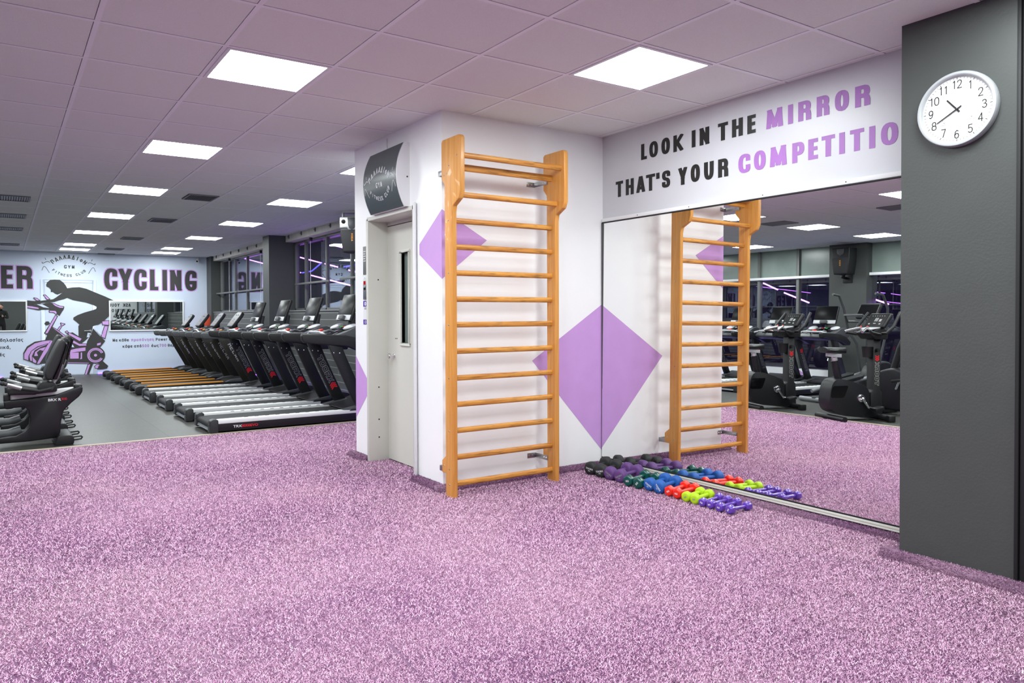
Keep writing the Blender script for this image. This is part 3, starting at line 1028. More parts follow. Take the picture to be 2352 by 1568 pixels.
MURAL={
'rider':[(0.435,1.925),(0.453,1.984),(0.512,2.037),(0.596,2.047),(0.697,2.045),(0.764,1.99),(0.815,1.922),(0.845,1.854),(0.952,1.876),(1.09,1.884),(1.23,1.85),(1.441,1.754),(1.619,1.675),(1.79,1.586),(1.8,1.393),(1.686,1.211),(1.576,1.091),(1.468,1.022),(1.352,0.983),(1.334,0.893),(1.306,0.774),(1.217,0.676),(1.119,0.589),(1.041,0.631),(1.056,0.65),(1.061,0.799),(1.059,0.987),(1.081,1.026),(1.012,1.096),(0.957,1.146),(0.965,1.191),(1.048,1.244),(1.188,1.303),(1.347,1.353),(1.422,1.381),(1.44,1.413),(1.428,1.443),(1.331,1.493),(1.209,1.536),(1.052,1.567),(0.948,1.59),(0.846,1.638),(0.777,1.608),(0.675,1.578),(0.59,1.544),(0.506,1.532),(0.372,1.518),(0.207,1.488),(0.06,1.488),(0.061,1.574),(0.208,1.561),(0.34,1.57),(0.456,1.586),(0.565,1.603),(0.625,1.646),(0.693,1.705),(0.753,1.751),(0.719,1.741),(0.651,1.711),(0.601,1.733),(0.559,1.772),(0.522,1.766),(0.523,1.82),(0.485,1.868),(0.443,1.887)],
'dark_frame':[(1.36,0.933),(1.466,0.791),(1.607,0.637),(1.498,0.489),(1.569,0.386),(1.582,0.305),(1.567,0.205),(1.512,0.126),(1.351,0.113),(1.251,-0.163),(1.163,-0.159),(1.272,0.126),(0.744,0.192),(0.771,0.313),(0.865,0.31),(1.213,0.318),(1.196,0.418),(1.215,0.537),(1.234,0.636),(1.306,0.774)],
'dark_foot':[(1.45,0.209),(1.531,0.186),(1.664,0.049),(1.636,-0.01),(1.528,-0.025),(1.439,-0.021),(1.391,0.011),(1.467,0.108)],
'dark_bars':[(0.044,1.507),(0.207,1.479),(0.372,1.508),(0.506,1.528),(0.556,1.519),(0.784,1.422),(0.766,1.363),(0.74,1.324),(0.688,1.226),(0.646,1.256),(0.604,1.334),(0.495,1.324),(0.487,1.369),(0.271,1.357),(0.043,1.411)],
'dark_post':[(0.612,1.236),(0.654,1.217),(0.533,0.954),(0.608,0.885),(0.802,0.784),(0.871,0.832),(0.94,0.85),(1.138,0.698),(1.12,0.629),(1.076,0.58),(1.224,0.566),(1.221,0.297),(0.729,0.334),(0.592,0.241),(0.406,0.151),(0.208,0.149),(-0.019,0.283),(-0.021,0.407),(0.049,0.549),(0.197,0.651),(0.396,0.685),(0.439,0.791),(0.406,0.82),(0.378,0.84),(0.5,1.052)],
'dark_knob':[(0.387,1.053),(0.417,1.101),(0.468,1.105),(0.5,1.058),(0.467,1.023),(0.416,1.014)],
'dark_wheel_low':[(0.691,0.041),(0.794,0.096),(0.846,0.157),(0.727,0.177),(0.675,0.081)],
'p_wheel_outer':[(0.513,0.676),(0.362,0.66),(0.197,0.612),(0.065,0.51),(-0.002,0.387),(-0.006,0.273),(0.07,0.241),(0.076,0.337),(0.129,0.45),(0.245,0.543),(0.412,0.597),(0.482,0.615)],
'p_wheel_mid':[(0.445,0.586),(0.311,0.532),(0.195,0.458),(0.141,0.335),(0.143,0.219),(0.11,0.23),(0.095,0.336),(0.137,0.441),(0.253,0.524),(0.411,0.587)],
'p_wheel_in':[(0.411,0.529),(0.294,0.494),(0.203,0.419),(0.185,0.333),(0.259,0.331),(0.235,0.409),(0.294,0.465),(0.36,0.443)],
'p_wheel_low':[(0.152,0.315),(0.225,0.216),(0.216,0.168),(0.159,0.199)],
'p_fork':[(0.504,0.673),(0.571,0.652),(0.282,0.156),(0.232,0.154),(0.36,0.424)],
'p_post':[(0.603,1.227),(0.64,1.217),(0.448,0.839),(0.401,0.83)],
'p_neck':[(0.49,1.344),(0.605,1.338),(0.629,1.305),(0.624,1.26),(0.579,1.305),(0.495,1.315)],
'p_handle':[(0.548,1.509),(0.59,1.5),(0.657,1.455),(0.767,1.432),(0.758,1.408),(0.69,1.412),(0.606,1.451)],
'p_grip':[(0.383,1.692),(0.416,1.693),(0.493,1.606),(0.448,1.602)],
'p_grip_b':[(0.2,1.627),(0.25,1.619),(0.298,1.575),(0.249,1.575)],
'p_arm':[(0.059,1.453),(0.157,1.44),(0.28,1.411),(0.285,1.382),(0.173,1.396),(0.059,1.419)],
'p_top_tube':[(0.541,0.968),(0.6,0.934),(0.751,0.804),(1.076,0.58),(1.215,0.573),(1.215,0.537),(1.075,0.536),(0.852,0.665),(0.7,0.825)],
'p_bottle':[(0.854,0.832),(0.888,0.831),(1.12,0.698),(1.085,0.643),(0.871,0.792)],
'p_bottle_cap':[(0.803,0.862),(0.829,0.878),(0.851,0.852),(0.828,0.832)],
'p_low_tube':[(0.798,0.42),(1.005,0.473),(1.197,0.497),(1.196,0.418),(1.004,0.394),(0.797,0.361)],
'p_box':[(0.886,0.378),(1.059,0.382),(1.058,0.243),(0.885,0.246)],
'p_box_b':[(1.1,0.381),(1.126,0.38),(1.124,0.231),(1.08,0.227),(1.098,0.262)],
'p_seat_post':[(1.602,0.98),(1.665,0.979),(1.599,0.698),(1.528,0.74)],
'p_seat':[(1.549,1.091),(1.685,1.106),(1.684,1.009),(1.558,1.021)],
'p_seat_low':[(1.437,0.581),(1.517,0.599),(1.508,0.549),(1.436,0.531)],
'p_leg':[(1.249,0.097),(1.289,0.099),(1.207,-0.157),(1.172,-0.155)],
'p_base':[(0.744,0.172),(1.263,0.136),(1.263,0.124),(0.744,0.157)],
'p_shoe':[(1.386,0.047),(1.422,0.086),(1.485,0.083),(1.458,0.052),(1.448,0.004),(1.395,0.007)],
'p_funnel':[(0.711,1.06),(0.784,1.039),(0.728,1.001),(0.702,0.952),(0.667,0.894),(0.647,0.914),(0.685,0.972),(0.728,1.01)],
'w_gap':[(1.245,0.835),(1.315,0.824),(1.279,0.735),(1.226,0.726)],
'w_gap2':[(0.248,1.485),(0.355,1.489),(0.488,1.402),(0.371,1.421)],
'w_gap3':[(0.851,0.596),(0.937,0.574),(0.971,0.504),(0.867,0.516),(0.842,0.547)],
'w_gap4':[(1.361,0.963),(1.388,0.973),(1.546,0.79),(1.501,0.78)],
}

# ================================================================== painted lettering and murals
PM = Plane((XM, 0, 0), (0, -1, 0), (-1, 0, 0))
def slogan():
    t = thing('wall_lettering', 'two-line painted slogan in black and purple capitals above the big mirror', 'wall lettering', (XM, -0.79, 2.14))
    P = Plane((0, 0, 0), (0, -1, 0), (-1, 0, 0))
    U0 = 0.79
    l1 = [('L', .029, -.033), ('O', -.056, -.143), ('O', -.176, -.259), ('K', -.291, -.382), ('I', -.46, -.494), ('N', -.53, -.613), ('T', -.686, -.768), ('H', -.8, -.886), ('E', -.92, -.986),
          ('M', -1.062, -1.18), ('I', -1.215, -1.25), ('R', -1.285, -1.37), ('R', -1.406, -1.486), ('O', -1.52, -1.605), ('R', -1.641, -1.728)]
    l2 = [('T', .304, .222), ('H', .193, .106), ('A', .078, -.012), ('T', -.022, -.114), ("'", -.126, -.156), ('S', -.182, -.262), ('Y', -.339, -.418), ('O', -.451, -.533), ('U', -.568, -.651), ('R', -.687, -.771),
          ('C', -.851, -.943), ('O', -.971, -1.058), ('M', -1.089, -1.207), ('P', -1.245, -1.326), ('E', -1.352, -1.417), ('T', -1.438, -1.521), ('I', -1.546, -1.583), ('T', -1.612, -1.693), ('I', -1.72, -1.76), ('O', -1.789, -1.882), ('N', -1.915, -2.0)]
    for line, cuts, v0, v1 in ((l1, (4, 6, 9, 15), 2.385 - 2.14, 2.503 - 2.14), (l2, (6, 10, 21), 2.141 - 2.14, 2.263 - 2.14)):
        k0 = 0
        for k1 in cuts:
            mb = MB()
            for ch, a, b in line[k0:k1]:
                dv = random.uniform(-0.002, 0.002)
                paint(mb, P, glyph(ch, -a - U0, -b - U0, v0 + dv, v1 + dv, 0.034, 0.023), 0.0005, 0.0015)
            last = k1 == cuts[-1]
            mb.build('purple_word' if last else 'black_word', M['purple_paint'] if last else M['black_paint'], t)
            k0 = k1
slogan()

# lilac diamonds
def diamond(label, faces, loc):
    mb = MB()
    for P, poly in faces:
        paint(mb, P, [poly], 0.0004, 0.0012)
    lx, ly, lz = loc
    mb.v = [(a - lx, b - ly, c - lz) for a, b, c in mb.v]
    tag(mb.build('painted_diamond', M['lilac'], loc=loc), label, 'wall painting', 'lilac diamonds painted on the walls')
PB = Plane((0, YL, 0), (1, 0, 0), (0, -1, 0))
PE = Plane((XE, 0, 0), (0, -1, 0), (-1, 0, 0))
PFAR = Plane((0, YF - 0.0125, 0), (1, 0, 0), (0, -1, 0))
diamond('lilac painted diamond wrapped round the white corner behind the top of the climbing bars', [(PB, [(XE - 0.001, 1.474), (2.529, 1.76), (XE - 0.001, 1.957)]), (PE, [(-DY0 + 0.072, 1.74), (-DY0 + 0.072, 1.664), (-YL, 1.474), (-YL, 1.957)])], (XE, YL, 1.47))
diamond('large lilac painted half diamond beside the mirror corner, above the dumbbells', [(PB, [(2.932, 0.877), (XM - 0.0005, 0.114), (XM - 0.0005, 1.31)])], (XM, YL, 0.114))
diamond('lilac painted diamond low on the left edge of the lift wall, beside the door frame', [(PE, [(-YB + 0.0, 0.875), (-1.715, 0.682), (-1.715, 0.561), (-YB + 0.0, 0.34)])], (XE, YB, 0.34))
PD = Plane((XL, 0, 0), (0, 1, 0), (1, 0, 0))
diamond('lilac painted diamond on the low white wall under the left windows, seen in the mirror', [(PD, [(4.55, 0.1), (4.8, 0.02), (5.1, 0.12), (4.8, 0.26)])], (XL, 4.8, 0.1))

def logo(mb, P, uc, vb, s, tx, d0, d1):
    """arched club lettering with small swirls: uc centre, vb bottom, s scale"""
    def put(polys, u, v, rot):
        c, q = math.cos(rot), math.sin(rot)
        paint(mb, P, [[(uc + s * (u + a * c - b * q), vb + s * (v + a * q + b * c)) for a, b in p] for p in polys], d0, d1)
    def arc(text, rad, vc, a0, a1, w, h, t, up=True):
        n = len(text)
        for k, ch in enumerate(text):
            if ch == ' ':
                continue
            a = a0 + (a1 - a0) * k / (n - 1)
            if up:
                u, v, r = rad * math.sin(a), vc + rad * math.cos(a), -a
            else:
                u, v, r = rad * math.sin(a), vc - rad * math.cos(a), a
            put(glyph(ch, -w / 2, w / 2, -h / 2, h / 2, t, t, clip=False), u, v, r)
    arc('\u03a0A\u039b\u039bA\u0394Io\u039d'.replace('\u039d', 'N'), 0.50, -0.06, R(-40), R(40), 0.064, 0.098, 0.0185)
    for k, ch in enumerate('GYM'):
        put(glyph(ch, -0.028, 0.028, -0.04, 0.04, 0.0165, 0.0165, clip=False), -0.075 + 0.078 * k, 0.215, 0.0)
    arc('FITNESS CLUB', 0.47, 0.485, R(-41), R(41), 0.042, 0.06, 0.0115, up=False)
    def curve(pts, t):
        put(ribbon(fillet(pts, 0.1, False), False, t, t, 0.2), 0, 0, 0)
    for m in (-1, 1):
        curve([(m * 0.53, 0.31), (m * 0.525, 0.27), (m * 0.46, 0.31), (m * 0.41, 0.33), (m * 0.38, 0.30)], 0.012)
        curve([(m * 0.47, 0.40), (m * 0.455, 0.36)], 0.011)
        curve([(m * 0.535, 0.12), (m * 0.50, 0.22), (m * 0.46, 0.20), (m * 0.39, 0.07)], 0.010)
def far_mural():
    t = thing('wall_mural', 'painted charcoal cyclist on a lilac exercise bike, across the far wall door', 'mural', (fx(0.9), YF, floor_z(YF)))
    P = Plane((fx(0) - fx(0.9), -0.0125, fz(0) - floor_z(YF)), (KF, 0, 0), (0, -1, 0), (0, 0, KF))
    dk, pu, wh = MB(), MB(), MB()
    for i, (k, poly) in enumerate(MURAL.items()):
        if k[0] == 'p':
            paint(pu, P, [poly], 0.0021, 0.0032)
            paint(dk, P, ribbon(poly, True, 0.026, 0.026), 0.0, 0.0006)
        elif k[0] == 'w':
            paint(wh, P, [poly], 0.0033, 0.004)
        else:
            paint(dk, P, [poly], 0.0, 0.0020 if k == 'rider' else 0.0012 + 0.00009 * i)
    def ring(mb, r0, r1, a0, a1, d0, d1, c=(1.402, 0.308), n=24):
        for i in range(n):
            a, b = a0 + (a1 - a0) * i / n, a0 + (a1 - a0) * (i + 1) / n
            paint(mb, P, [[(c[0] + r * math.cos(x), c[1] + r * math.sin(x)) for r, x in ((r0, a), (r1, a), (r1, b), (r0, b))]], d0, d1)
    ring(pu, 0.118, 0.170, R(20), R(330), 0.0021, 0.0032)
    ring(dk, 0.138, 0.146, R(0), R(360), 0.0033, 0.004)
    ring(pu, 0.0, 0.032, 0, 2 * PI, 0.0021, 0.0032)
    ring(dk, 0.0, 0.2, 0, 2 * PI, 0.0, 0.0015)
    dk.build('silhouette', M['mural_black'], t)
    pu.build('lilac_details', M['lilac'], t)
    wh.build('pale_gaps', M['farwall'], t)
far_mural()
def far_words():
    P = Plane((0, -0.0005, 0), (KF, 0, 0), (0, -1, 0), (0, 0, KF))
    for word_, x0, letters, lab in (('CYCLING', 2.63, [('C', 1.6, 1.878), ('Y', 1.913, 2.191), ('C', 2.236, 2.513), ('L', 2.587, 2.779), ('I', 2.851, 2.986), ('N', 3.043, 3.302), ('G', 3.383, 3.657)],
                             'big black CYCLING letters edged in purple on the far wall'),
                            ('POWER', -0.8, [('P', -1.85, -1.575), ('O', -1.52, -1.24), ('W', -1.19, -0.79), ('E', -0.72, -0.49), ('R', -0.43, -0.13)], 'big black letters of the word POWER edged in purple, left of the cyclist')):
        t = thing('wall_lettering', lab, 'wall lettering', (fx(x0), YF, fz(1.82)))
        bk, pu = MB(), MB()
        for ch, a, b in letters:
            if word_ == 'POWER':
                a, b = a + 0.305, b + 0.305
            z0, z1 = 1.835 - 1.82, 2.335 - 1.82
            paint(pu, P, glyph(ch, a - x0, b - x0, z0, z1, 0.105, 0.088, grow=0.022), 0.0, 0.0012)
            paint(bk, P, glyph(ch, a - x0, b - x0, z0, z1, 0.105, 0.088), 0.0013, 0.0024)
        bk.build('black_letters', M['mural_black'], t)
        pu.build('purple_edging', M['lilac'], t)
    t = thing('wall_logo', 'arched thin black club lettering above the cyclist on the far wall', 'wall lettering', (fx(0.889), YF, fz(2.13)))
    mb = MB()
    logo(mb, Plane((0, 0, 0), (KF, 0, 0), (0, -1, 0), (0, 0, KF)), 0.0, 0.0, 1.0, 0.014, 0.0005, 0.0015)
    mb.build('letters', M['black_paint'], t)
    t = thing('wall_lettering', 'two small lines of Greek text under the right wall mirror', 'wall lettering', (fx(2.58), YF, fz(0.5)))
    P = Plane((0, 0, 0), (KF, 0, 0), (0, -1, 0), (0, 0, KF))
    for tx_, u_, v_, pp_ in (('\u039c\u03b5 \u03ba\u03ac\u03b8\u03b5', -0.81, 0.12, 0), ('\u03c0\u03c1\u03bf\u03c0\u03cc\u03bd\u03b7\u03c3\u03b7', -0.415, 0.12, 1), ("Power Cycling 60'", 0.13, 0.118, 0),
                             ('\u03ba\u03ac\u03c8\u03b5 \u03b1\u03c0\u03cc', -0.60, -0.03, 0), ('500', -0.175, -0.03, 1), ('\u03ad\u03c9\u03c2', 0.03, -0.03, 0), ('700', 0.21, -0.03, 1), ('\u03b8\u03b5\u03c1\u03bc\u03af\u03b4\u03b5\u03c2', 0.40, -0.03, 0)):
        small_text(tx_, P, u_, v_, 'purple_word' if pp_ else 'black_word', M['purple_paint'] if pp_ else M['black_paint'], t, 0.040, 0.013)
    t = thing('wall_lettering', 'three small ragged lines of Greek text at the far wall left edge', 'wall lettering', (fx(-0.4), YF, fz(0.5)))
    for tx_, z, x1 in (('\u03c0\u03bf\u03b4\u03b7\u03bb\u03b1\u03c3\u03af\u03b1\u03c2', 0.67, -0.0), ('\u03c1\u03c5\u03b8\u03bc\u03b9\u03ba\u03ac,', 0.512, -0.235), ('\u03b9\u03ad\u03c2', 0.35, -0.345)):
        small_text(tx_.replace('\u03c5', '\u03bc'), P, x1 + 0.4, z - 0.5, 'text_line', M['black_paint'], t, 0.042, 0.0135, right=True)
    # wall text behind the lift shaft, read backwards in the right wall mirror
    t = thing('wall_lettering', 'black capitals on the back of the lift shaft, reversed in the far right mirror', 'wall lettering', (3.4, YB, 1.3))
    P = Plane((0, 0, 0), (-1, 0, 0), (0, 1, 0))
    mb = MB()
    for tx_, z in (('ASK YOUR', 0.27), ('QUESTIO', 0.06), ('SINGL', -0.15), ('YOU ST', -0.36)):
        word(mb, P, tx_, -0.4, z, 0.125, 0.098, 0.075, 0.024, 0.02)
    mb.build('letters', M['black_paint'], t)
far_words()

# ================================================================== lights, vents
def ordinal(k):
    return ['first', 'second', 'third', 'fourth', 'fifth', 'sixth', 'seventh', 'eighth', 'ninth', 'tenth', 'eleventh'][k]
proto = None
COLN = {1: 'of the long row towards the cyclist', 4: 'of the row by the windows', -2: 'of the row over the exercise bikes', -5: 'of the row past the bikes', -8: 'of the row by the left windows'}
for (ci, j) in LIGHTS:
    x, y = 0.6 * ci + 0.3, (gy(j) + gy(j + 1)) / 2
    rows = [q for (c_, q) in LIGHTS if c_ == ci]
    k = rows.index(j)
    lab = 'lit square ceiling panel, %s from the camera end %s' % (ordinal(k), COLN[ci])  # near rows count from the unseen panels added behind the camera
    if (ci, j) == (1, 0):
        lab = 'large lit square ceiling panel nearest the camera, left of the climbing bars'
    if (ci, j) == (4, -2):
        lab = 'lit square ceiling panel in front of the mirror slogan'
    if proto is None:
        proto = thing('ceiling_light', lab, 'ceiling light', (x, y, CEIL), group='square LED ceiling panels')
        a = MB()
        a.box(-0.288, 0.288, -0.288, -0.268, -0.006, 0.02)
        a.box(-0.288, 0.288, 0.268, 0.288, -0.006, 0.02)
        a.box(-0.288, -0.268, -0.268, 0.268, -0.006, 0.02)
        a.box(0.268, 0.288, -0.268, 0.268, -0.006, 0.02)
        a.build('frame', M['white'], proto)
        MB().add([(-0.268, -0.268, -0.004), (0.268, -0.268, -0.004), (0.268, 0.268, -0.004), (-0.268, 0.268, -0.004)], [(0, 3, 2, 1)]).build('diffuser', M['light'], proto)
    else:
        dup(proto, (x, y, CEIL), 0, lab)
proto = None
for n, (x, y, lab) in enumerate(((1.6, 5.28, 'rectangular ceiling vent right of the second ceiling panel in the long row'), (1.6, 7.8, 'rectangular ceiling vent level with the 2nd row of panels, right side'),
                  (1.6, 10.85, 'rectangular ceiling vent, third along toward the far wall, right of the long light row'), (1.6, 13.4, 'rectangular ceiling vent, fourth along toward the far wall, right of the long light row'), (1.6, 15.0, 'rectangular ceiling vent touching the far wall above the cyclist'),
                  (-0.27, 6.5, 'rectangular ceiling vent left of the long light row, nearest the camera'), (-0.27, 8.35, 'rectangular ceiling vent left of the long light row, second from the camera'), (-0.27, 10.2, 'rectangular ceiling vent left of the long light row, third from the camera'), (-0.27, 13.3, 'rectangular ceiling vent left of the long light row, nearest the far wall'),
                  (-1.9, 2.75, 'rectangular ceiling vent over the bikes, seen in the mirror beside a panel'), (-1.75, 0.9, 'rectangular ceiling vent at the mirror edge beside the grey pillar'))):
    if proto is None:
        proto = thing('ceiling_vent', lab, 'ceiling vent', (x, y, CEIL), group='ceiling vents')
        a = MB()
        a.box(-0.17, 0.17, -0.22, -0.2, -0.012, 0.0)
        a.box(-0.17, 0.17, 0.2, 0.22, -0.012, 0.0)
        a.box(-0.17, -0.15, -0.2, 0.2, -0.012, 0.0)
        a.box(0.15, 0.17, -0.2, 0.2, -0.012, 0.0)
        a.build('frame', M['mid_grey'], proto, bevel=0.002)
        MB().box(-0.15, 0.15, -0.2, 0.2, -0.003, -0.0005).build('backing', M['grey_wall'], proto)
        sl = MB()
        for k in range(12):
            q = -0.14 + 0.28 * k / 11
            sl.obox((q, 0, -0.0065), (0.006, 0, 0.0035), (0, 0.198, 0), (-0.0006, 0, 0.001))
        sl.build('slats', M['mid_grey'], proto)
    else:
        dup(proto, (x, y, CEIL), 0, lab)

# ================================================================== climbing bars
def stall_bars():
    t = thing('climbing_bars', 'tall orange varnished wooden climbing bars on the white wall beside the mirror', 'climbing bars', (2.545, 0.26, 0))
    def post(x0, x1):
        # side outline in (y, z), local y = world y - 0.26
        o = [(-0.05, 0.0), (-0.05, 1.90), (-0.06, 1.945), (-0.135, 1.985), (-0.155, 2.03), (-0.155, 2.375), (-0.148, 2.392), (-0.132, 2.40), (0.075, 2.40), (0.09, 2.385),
             (0.09, 2.14), (0.05, 2.095), (0.05, 0.275), (0.10, 0.238), (0.10, 0.155), (0.05, 0.155), (0.05, 0.0)]
        return MB().prism(o, 'x', x0, x1)
    for x0, x1 in ((-0.452, -0.415), (0.415, 0.452)):
        p = post(x0, x1).build('side_post', M['wood'], t, bevel=0.006, seg=3)
        b = MB()
        sx_ = x0 if x0 < 0 else x1
        for y, z in [(-0.115, 2.27), (-0.01, 2.215), (0.055, 2.16), (0.02, 2.17), (0.0, 1.855), (0.0, 1.505), (0.0, 1.158), (0.0, 0.80), (0.0, 0.446), (0.07, 0.205), (0.0, 0.19), (0.0, 0.088)]:
            b.lathe([(0.0055, 0), (0.0045, 0.002), (0.001, 0.0026)], (sx_, y, z), (-1 if x0 < 0 else 1, 0, 0), 10)
        b.build('screw_heads', M['steel'], p)
    def rung(y, z, ry=0.0155, rz=0.019, flat=False):
        mb = MB()
        n = 16
        ring = [(ry * math.copysign(abs(math.cos(a)) ** 0.8, math.cos(a)), rz * math.copysign(abs(math.sin(a)) ** 0.8, math.sin(a))) for a in [2 * PI * k / n for k in range(n)]]
        mb.prism([(y + a, z + b) for a, b in ring], 'x', -0.418, 0.418)
        mb.build('rung', M['wood_rung'], t, sharp=50)
    rung(-0.115, 2.272)
    rung(-0.005, 2.215, 0.013, 0.024)
    rung(-0.06, 2.022)
    for z in (1.855, 1.68, 1.505, 1.33, 1.158, 0.98, 0.80, 0.622, 0.446, 0.266, 0.088):
        rung(0.0, z)
    for x, sgn in ((-0.415, 1), (0.415, -1)):
        for z in (2.195, 0.165):
            a = MB()
            a.box(min(x, x + sgn * 0.004), max(x, x + sgn * 0.004), 0.04, 0.196, z - 0.018, z + 0.018)
            a.box(min(x, x + sgn * 0.075), max(x, x + sgn * 0.075), 0.1915, 0.1957, z - 0.018, z + 0.018)
            b = a.build('wall_bracket', M['steel'], t, bevel=0.001)
            s_ = MB()
            for q in (0.06, 0.085):
                s_.lathe([(0.006, 0), (0.004, 0.003)], (x + sgn * 0.004, q, z), (sgn, 0, 0), 8)
            for q in (0.03, 0.06):
                s_.lathe([(0.006, 0), (0.004, 0.003)], (x + sgn * q, 0.1915, z), (0, -1, 0), 8)
            s_.build('bracket_screws', M['chrome'], b)
stall_bars()

# ================================================================== big mirror
def big_mirror():
    t = thing('wall_mirror', 'huge frameless gym mirror filling the alcove wall beside the climbing bars', 'mirror', (XM, -0.8, 0.045))
    # the sheet leans back a hair, as it does in the place
    y0, y1 = -2.06 + 0.8, YL - 0.012 + 0.8
    mb = MB()
    def X(z):
        return 3.620 + 0.008 * z - XM
    zs = (0.081, 1.95)
    vs = []
    for z in zs:
        for y in (y0, y1):
            vs.append((X(z), y, z - 0.045))
            vs.append((min(X(z) + 0.005, -0.0008), y, z - 0.045))
    mb.add(vs, [(0, 4, 6, 2), (1, 3, 7, 5), (0, 2, 3, 1), (4, 5, 7, 6), (0, 1, 5, 4), (2, 6, 7, 3)])
    mb.build('mirror_glass', M['mirror'], t)
    b = MB()
    b.box(-0.030, -0.0006, y0, y1, 0.0, 0.010)
    b.box(-0.026, -0.0006, y0, y1, 0.010, 0.013)
    b.box(-0.030, -0.0006, y0, y1, 0.013, 0.027)
    b.build('bottom_rail', M['cream'], t, bevel=0.0015)
    MB().box(-0.026, -0.0006, y0, y1, 0.0275, 0.037).build('bottom_gap', M['black_trim'], t)
    a = MB()
    a.box(-0.022, -0.0006, y0, y1, 1.907, 1.914)
    a.build('top_gap', M['black_trim'], t)
    a = MB()
    a.box(-0.02, -0.0006, y0, y1, 1.914, 1.942)
    a.build('top_rail', M['white'], t, bevel=0.002)
    a = MB()
    for y in (0.55, 0.05, -0.55, -1.1):
        a.lathe([(0.004, 0), (0.003, 0.002)], (-0.02, y + 0.3, 1.928), (-1, 0, 0), 8)
    a.build('rail_screws', M['black'], t)
    MB().box(-0.02, -0.012, y1 - 0.002, y1 + 0.006, 0.03, 1.91).build('edge_bead', M['grey_plastic'], t)
big_mirror()

# ================================================================== dumbbells
DB = [('black', 'bk', 3.33, .24, 3.555, .325, .049, 'black hexagonal dumbbell at the wall corner end of the row'),
      ('black', 'bk', 3.329, .125, 3.548, .2, .049, 'black hexagonal dumbbell next to the plum pair'),
      ('purple', 'pu', 3.329, .024, 3.539, .069, .048, 'dull plum dumbbell next to the black pair'),
      ('purple', 'pu', 3.334, -.078, 3.544, -.028, .048, 'dull plum dumbbell next to the dark green pair'),
      ('green', 'gr', 3.296, -.2, 3.515, -.139, .041, 'dark green dumbbell next to the plum pair'),
      ('green', 'gr', 3.299, -.293, 3.513, -.248, .041, 'dark green dumbbell next to the blue pair'),
      ('blue', 'bl', 3.328, -.373, 3.529, -.322, .0435, 'blue dumbbell next to the dark green pair'),
      ('blue', 'bl', 3.325, -.466, 3.528, -.419, .0435, 'blue dumbbell next to the red pair'),
      ('red', 'rd', 3.319, -.559, 3.517, -.515, .036, 'glossy red dumbbell next to the blue pair'),
      ('red', 'rd', 3.313, -.636, 3.519, -.598, .036, 'glossy red dumbbell next to the lime pair'),
      ('lime', 'li', 3.304, -.719, 3.471, -.687, .0325, 'lime green dumbbell next to the red pair'),
      ('lime', 'li', 3.304, -.791, 3.469, -.761, .0325, 'lime green dumbbell next to the violet ones'),
      ('violet', 'vi', 3.29, -.865, 3.474, -.838, .029, 'small violet dumbbell next to the lime pair'),
      ('violet', 'vi', 3.292, -.927, 3.468, -.911, .029, 'small violet dumbbell, second from the lime pair'),
      ('violet', 'vi', 3.283, -1.004, 3.466, -.984, .029, 'small violet dumbbell, second from the open end of the row'),
      ('violet', 'vi', 3.288, -1.076, 3.444, -1.077, .029, 'small violet dumbbell at the open end of the row')]
for col, code, x0, y0, x1, y1, r, lab in DB:
    r *= 1.06
    A, B = Vector((x0, y0, 0)), Vector((x1, y1, 0))
    dvec = (B - A)
    L = dvec.length
    ang = math.atan2(dvec.y, dvec.x)
    mid = (A + B) / 2
    zc = 0.008 + r * 0.92
    t = thing('dumbbell', lab, 'dumbbell', (mid.x, mid.y, zc), ang, 'coloured dumbbells in a row along the mirror')
    hl = r * (0.62 if col != 'violet' else 0.75)        # half length of a head
    hexed = col in ('green', 'red', 'violet')
    mt = M['dumb_' + col]
    roll = random.uniform(0, 1)
    for sgn in (-1, 1):
        c = sgn * (L / 2)
        n = 6 if hexed else 8
        mb = MB()
        pr = [(r * 0.55, -hl), (r * 0.8, -hl * 0.97), (r * 0.97, -hl * 0.62), (r, -hl * 0.3), (r, hl * 0.3), (r * 0.97, hl * 0.62), (r * 0.8, hl * 0.97), (r * 0.5, hl)]
        mb.lathe(pr, (c, 0, 0), (sgn, 0, 0), n * 1 if hexed else 16)
        if not hexed:      # soften a hexagon into the round-cornered head
            for i, q in enumerate(mb.v):
                a = math.atan2(q[2], q[1]) + roll
                k = 1 - 0.035 * math.cos(6 * a)
                mb.v[i] = (q[0], q[1] * k, q[2] * k)
        hd = mb.build('weight_head', mt, t, bevel=0.0035 if hexed else 0, sharp=60 if not hexed else 38)
        if sgn < 0:
            Pd = Plane((c - hl - 0.0004, 0, 0), (0, -1, 0), (-1, 0, 0))
            rr = random.uniform(-1.2, 1.2)
            if col in ('black', 'blue', 'purple'):
                font_mesh('TOORX', r * 0.33, Pd, 0, 0, 'printed_text', M['grey_print'] if col == 'purple' else M['white_print'], hd, 'CENTER', rot=rr, bold=0.0003)
                font_mesh('KG', r * 0.24, Pd, r * 0.25 * math.sin(rr), -r * 0.3 * math.cos(rr), 'printed_text', M['grey_print'] if col == 'purple' else M['white_print'], hd, 'CENTER', rot=rr)
            else:
                font_mesh('KG', r * 0.4, Pd, 0, 0, 'printed_text', M['white_print'] if col != 'lime' else M['grey_print'], hd, 'CENTER', rot=rr, bold=0.0004)
    g = MB()
    rg = 0.0135 if col != 'violet' else 0.0105
    e = L / 2 - hl * 0.8
    pts = [(-e + 2 * e * k / 8, 0, 0) for k in range(9)]
    g.tube(pts, [rg * (1.0 + 0.12 * math.sin(PI * k / 8)) for k in range(9)], 14)
    g.build('handle', M['alu'] if False else mt, t, sharp=50)

